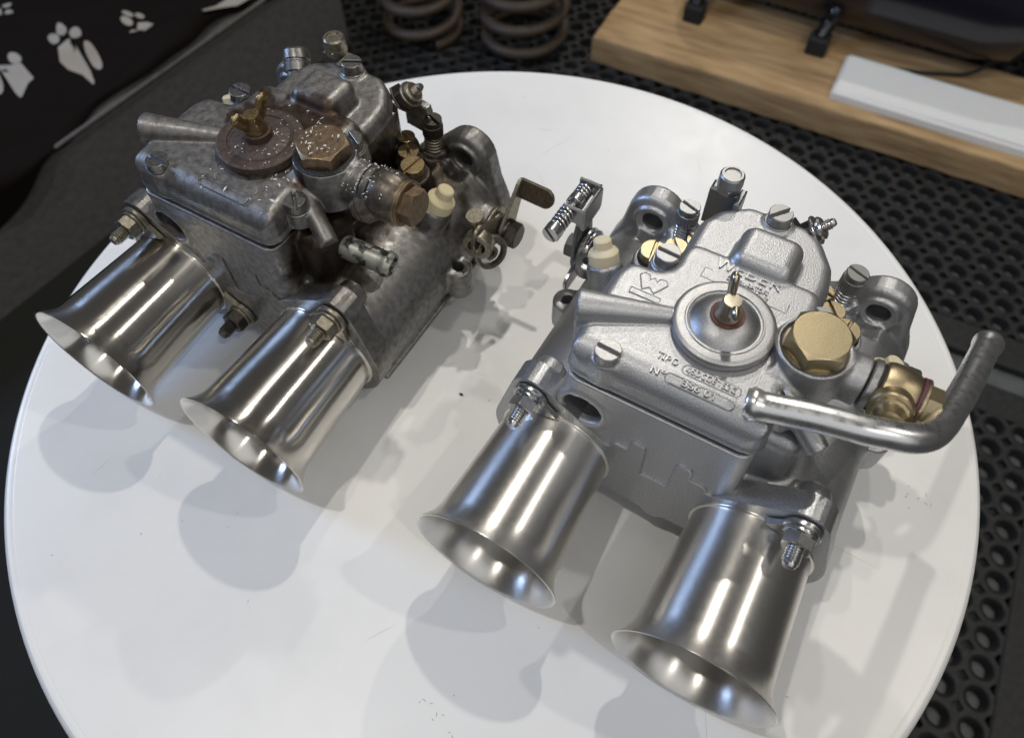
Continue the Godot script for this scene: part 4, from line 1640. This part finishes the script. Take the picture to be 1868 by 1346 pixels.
	part("fleece", bm.finish(70), M.blanket_black, blanket)
	# printed paws: pads as thin printed shapes lying on the fleece
	# ovals as [x, z, half length, half width, degrees]; the main pads as outlines
	var pads: Array = [
		[[-581, -685, 23, 6.5, 59], [-582, -663, 21, 6.5, 54], [-555, -670, 21, 7, 62], [-523, -631, 17, 6.5, 59], PackedVector2Array([Vector2(-556, -651), Vector2(-560, -631), Vector2(-557, -616), Vector2(-548, -609), Vector2(-531, -605), Vector2(-516, -592), Vector2(-526, -612), Vector2(-542, -635)])],
		[[-506, -724, 9, 5, 35], [-503, -708, 10, 6, 45], [-492, -725, 8, 5, 50], [-488, -685, 9, 5, 60], PackedVector2Array([Vector2(-488, -707), Vector2(-479, -710), Vector2(-470, -705), Vector2(-465, -689), Vector2(-467, -675), Vector2(-475, -686), Vector2(-485, -693)])],
		[[-628, -636, 13, 7, 45], [-634, -588, 16, 8, 62], PackedVector2Array([Vector2(-644, -622), Vector2(-621, -617), Vector2(-604, -607), Vector2(-587, -590), Vector2(-593, -584), Vector2(-595, -563), Vector2(-604, -572), Vector2(-623, -597)])],
		[[-671, -739, 12, 6, 60], [-657, -715, 9, 5, 55], PackedVector2Array([Vector2(-682, -723), Vector2(-674, -726), Vector2(-665, -709), Vector2(-667, -701), Vector2(-675, -703)])],
		[PackedVector2Array([Vector2(-397, -709), Vector2(-405, -724), Vector2(-392, -743), Vector2(-375, -767), Vector2(-354, -772), Vector2(-367, -748), Vector2(-382, -731)])]]
	for paw in pads:
		var host := Node3D.new()
		host.name = "paw_print"
		blanket.add_child(host, true)
		var nth := pads.find(paw)
		if nth > 0:
			host.name = "paw_print_%03d" % nth
		for d in paw:
			mb = MB.new()
			var ol := PackedVector2Array()
			if d is Array:
				for kk in 18:
					var a := TAU * kk / 18.0
					ol.append(Vector2(cos(a) * d[2], sin(a) * d[3]).rotated(deg_to_rad(d[4])) + Vector2(d[0], d[1]))
			else:
				ol = Geometry2D.offset_polygon(d, 1.5, Geometry2D.JOIN_ROUND)[0]
			var cc := Vector2.ZERO
			for p in ol: cc += p
			cc /= ol.size()
			for kk in ol.size():
				for ring_ in 3:
					var f0 := ring_ / 3.0
					var f1 := (ring_ + 1) / 3.0
					var e0 := ol[kk] - cc
					var e1_ := ol[(kk + 1) % ol.size()] - cc
					var pts: Array = []
					for e in [cc + e0 * f0, cc + e0 * f1, cc + e1_ * f1, cc + e1_ * f0]:
						var w := Vector3(e.x, 0, e.y)
						var l := w - A
						w.y = blanket_y(l.dot(dir), maxf(l.dot(back), 0.0)) + 3.6
						pts.append(w)
					for tr_ in [[0, 1, 2], [0, 2, 3]]:
						if ring_ == 0 and tr_[1] == 2: continue
						var qa: Vector3 = pts[tr_[0]]
						var qb: Vector3 = pts[tr_[1]]
						var qc: Vector3 = pts[tr_[2]]
						if (qc - qa).cross(qb - qa).y > 0.0:
							mb.tri(qa, qb, qc)
						else:
							mb.tri(qa, qc, qb)
			part("printed_pad", mb.finish(70), M.paw_cream, host)

func tinted(m: Mesh, f: Callable) -> ArrayMesh:
	var arr := m.surface_get_arrays(0)
	var vs: PackedVector3Array = arr[Mesh.ARRAY_VERTEX]
	var ns: PackedVector3Array = arr[Mesh.ARRAY_NORMAL]
	var cs := PackedColorArray()
	cs.resize(vs.size())
	for i in vs.size():
		cs[i] = f.call(vs[i] / S, ns[i])
	arr[Mesh.ARRAY_COLOR] = cs
	var o := ArrayMesh.new()
	o.add_surface_from_arrays(Mesh.PRIMITIVE_TRIANGLES, arr)
	return o

func lamp(called: String, az: float, el: float, dist: float, col: Color, e: float, size: float) -> void:
	var a := deg_to_rad(az)
	var b := deg_to_rad(el)
	var l := OmniLight3D.new()
	l.name = called
	l.position = Vector3(sin(a) * cos(b), sin(b), -cos(a) * cos(b)) * dist
	l.light_color = col
	l.light_energy = e * dist * dist
	l.light_size = size
	l.omni_range = 8.0
	l.omni_attenuation = 2.0
	l.shadow_enabled = true
	add_child(l)

func _ready() -> void:
	# camera
	var cam := Camera3D.new()
	cam.name = "camera"
	cam.position = Vector3(13.92, 350.31, 214.89) * S
	cam.rotation = Vector3(-1.0168, 0.0173, -0.0099)
	cam.fov = 50.475
	cam.near = 0.02
	cam.far = 20.0
	var ca := CameraAttributesPhysical.new()
	ca.frustum_focal_length = 25.455
	ca.frustum_focus_distance = 0.325
	ca.frustum_near = 0.02
	ca.frustum_far = 20.0
	ca.exposure_aperture = 10.0
	cam.attributes = ca
	add_child(cam)
	cam.current = true
	# room air: a dim, slightly cool surround
	var we := WorldEnvironment.new()
	var env := Environment.new()
	env.background_mode = Environment.BG_COLOR
	env.background_color = Color(0.29, 0.285, 0.28)
	env.background_energy_multiplier = 1.0
	env.tonemap_mode = Environment.TONE_MAPPER_LINEAR
	env.tonemap_exposure = 0.95
	env.sdfgi_enabled = true
	env.ssao_enabled = true
	env.ssil_enabled = true
	we.environment = env
	we.name = "surround"
	add_child(we)
	# the room's lamps: a row of warm spots away behind, more to the right, a cool window-like lamp at the left
	var warm := Color(1.0, 0.98, 0.945)
	lamp("warm_lamp_near", 14, 60, 1.7, warm, 0.25, 0.022)
	lamp("warm_lamp_far", 19, 38, 2.6, warm, 0.14, 0.03)
	lamp("warm_lamp_right", 92, 55, 1.9, warm, 0.12, 0.024)
	lamp("warm_lamp_front", 145, 57, 1.9, warm, 0.09, 0.024)
	lamp("warm_lamp_above", -110, 73, 1.8, warm, 0.20, 0.024)
	lamp("cool_lamp_left", -72, 26, 1.6, Color(0.68, 0.80, 1.0), 0.42, 0.22)
	# the bright open side of the room behind the camera
	var open := AreaLight3D.new()
	open.name = "daylight_opening"
	open.area_size = Vector2(4.2, 2.6)
	open.area_normalize_energy = true
	open.light_color = Color(0.985, 0.992, 1.0)
	open.light_energy = 2.5
	open.area_range = 9.0
	open.shadow_enabled = true
	open.look_at_from_position(Vector3(0.2, 2.0, 2.2), Vector3(0, 0, 0.0))
	add_child(open)

	materials()
	var rng := RandomNumberGenerator.new()
	rng.seed = 4171
	surroundings(rng)
	# castings, shared by both carburettors
	var t0 := Time.get_ticks_msec()
	var body := make_body()
	var cover := make_cover()
	var tr := trumpet_mesh()
	var stain := FastNoiseLite.new()
	stain.seed = 9
	stain.frequency = 0.06
	stain.fractal_octaves = 4
	var cover_old := tinted(cover, func(p: Vector3, _n: Vector3) -> Color:
		# brown fuel varnish in a pool behind the round cover
		var d := Vector2((p.x - 7.0) / 31.0, (p.z + 52.0) / 25.0).length() + stain.get_noise_2d(p.x, p.z) * 0.8
		var k := smoothstep(1.15, 0.8, d) * smoothstep(-72.0, -67.5, p.z + 0.12 * p.x)
		return Color(1, 1, 1).lerp(Color(0.26, 0.165, 0.115), k * 0.94))
	var body_old := tinted(body, func(p: Vector3, _n: Vector3) -> Color:
		# oily grime round the jets and in the corner under the inlet
		var d := Vector3((p.x - 38.0) / 30.0, (p.y - 66.0) / 26.0, (p.z + 82.0) / 34.0).length() + stain.get_noise_3d(p.x, p.y, p.z) * 0.5
		var k := smoothstep(1.1, 0.7, d)
		var d2 := Vector3((p.x - 38.0) / 22.0, (p.y - 84.0) / 26.0, (p.z + 26.0) / 26.0).length() + stain.get_noise_3d(p.x, p.z, p.y) * 0.5
		k = maxf(k, smoothstep(1.1, 0.75, d2))
		return Color(1, 1, 1).lerp(Color(0.20, 0.15, 0.11), k * 0.92))
	var yaw_r := -0.5112
	var yaw_l := -0.5176
	var new := carburettor("clean bright aluminium carburettor with raised lettering and long bent fuel pipe", Vector3(69.91, 0, 82.50), yaw_r, -1.0, {
		"body": body, "cover": cover, "trumpet": tr, "cast": M.cast_clean, "cast_flat": M.cast_smooth, "trumpet_mat": M.satin_nickel, "lower_stud": false,
		"clamp": M.zinc, "steel": M.zinc, "nut": M.zinc, "screw": M.screw_steel, "rear_slot": -0.9, "jet_cover": M.cover_steel, "dome": 1.0, "fibre": M.fibre_red, "wing": 0.40, "wing_mat": M.brass_pale, "plug": M.brass,
		"neck": 22.0, "outlet": Vector3(0, 0.44, 0.9), "banjo": M.brass, "banjo_washer": M.fibre_plum, "banjo_bolt": M.brass,
		"pipe": [Vector3(19.4, 119.8, -7.7), Vector3(29.5, 120.8, -9.9), Vector3(39.0, 121.8, -12.0), Vector3(47.2, 122.6, -13.4), Vector3(55.3, 123.2, -14.7), Vector3(62.4, 123.2, -16.8), Vector3(68.6, 122.4, -19.1), Vector3(73.4, 121.0, -22.5), Vector3(77.2, 118.5, -27.8), Vector3(79.9, 115.5, -34.9), Vector3(82.1, 112.0, -43.4), Vector3(86.4, 105.0, -62.5), Vector3(89.7, 99.0, -80.8), Vector3(92.9, 93.0, -98.3)],
		"pipe_r": 5.1, "pipe_mat": M.pipe_steel, "jet": M.brass, "idle": M.screw_steel, "cap": M.cream_plastic, "plate_dark": M.zinc_dark})
	throttle_screws(new, {"steel": M.zinc, "cast_flat": M.cast_smooth})
	rear_fittings(new, {"steel": M.zinc, "screw": M.screw_steel, "plate_dark": M.zinc_dark, "cast_flat": M.cast_smooth}, false)
	var old := carburettor("dirty weathered grey carburettor with brown stains and white crumbs on its cover", Vector3(-116.26, 0, -12.56), yaw_l, 1.0, {
		"body": body_old, "cover": cover_old, "trumpet": tr, "cast": M.cast_old, "cast_flat": M.cast_old_flat, "trumpet_mat": M.bright_nickel, "lower_stud": true,
		"clamp": M.zinc_gold, "steel": M.zinc_gold, "nut": M.zinc_gold, "screw": M.steel_old, "rear_slot": -0.5, "jet_cover": M.varnish_cover, "dome": 0.35, "fibre": M.fibre_old, "wing": -0.15, "wing_mat": M.brass_old, "plug": M.bronze,
		"neck": 17.0, "outlet": Vector3(-0.85, -0.45, 0.6), "banjo": M.brown_metal, "banjo_washer": M.brass_old, "banjo_bolt": M.bronze,
		"pipe": [Vector3(20.0, 87.0, -25.5), Vector3(31.0, 85.6, -26.6), Vector3(40.9, 84.0, -27.4), Vector3(47.3, 82.4, -27.8), Vector3(57.6, 80.5, -29.8), Vector3(67.2, 79.0, -30.9)],
		"pipe_r": 5.4, "pipe_mat": M.flaked_zinc, "jet": M.brass_old, "idle": M.steel_dark_old, "cap": M.cream_old, "plate_dark": M.steel_dark_old})
	throttle_tab(old, {"steel": M.zinc_gold, "clamp": M.zinc_gold, "plate_dark": M.steel_dark_old})
	rear_fittings(old, {"steel": M.zinc_gold, "screw": M.zinc_gold, "plate_dark": M.steel_dark_old, "cast_flat": M.cast_old_flat}, true)
	# white crumbs of dried residue on the old one
	var spots: Array = []
	for i in 900:
		var x := rng.randf_range(-30, 60)
		var z := rng.randf_range(-72, 4)
		var den := exp(-pow(Vector2((x - 22.0) / 24.0, (z + 38.0) / 24.0).length(), 2.0))
		if rng.randf() > den: continue
		var y := 114.4
		var dp := Vector2(x - 32.4, z + 41).length()
		var dj := Vector2(x - 0.6, z + 36.5).length()
		if dp < 9.8: y = 128.6
		elif dp < 12.0: y = 119.1
		elif dp < 13.0: y = 120.3
		elif dj < 12: y = 119.0 + (12 - dj) * 0.3
		elif dj < 18: y = 118.7
		elif dj < 20: continue
		elif x > 26 or z < -68: continue
		elif z > -4: continue
		if dj < 6.5: continue
		spots.append([x, y, z, rng.randf_range(0.22, 0.62) * (1.7 if rng.randf() < 0.08 else 1.0)])
	for i in 130:
		# along the inlet arm and the rim of the plug tower
		var a := rng.randf_range(-0.9, 1.2)
		var x := rng.randf_range(38, 66)
		var rad := 9.7 if x < 52.6 else 10.6
		spots.append([x, 110.6 + cos(a) * rad, -42.3 + sin(a) * rad, rng.randf_range(0.2, 0.5)])
	var cr := part("dried_crumbs", tetra_crumbs(spots, rng), M.crumb, old)
	cr.set_meta("kind", "stuff")
	print("castings ", Time.get_ticks_msec() - t0, " ms")
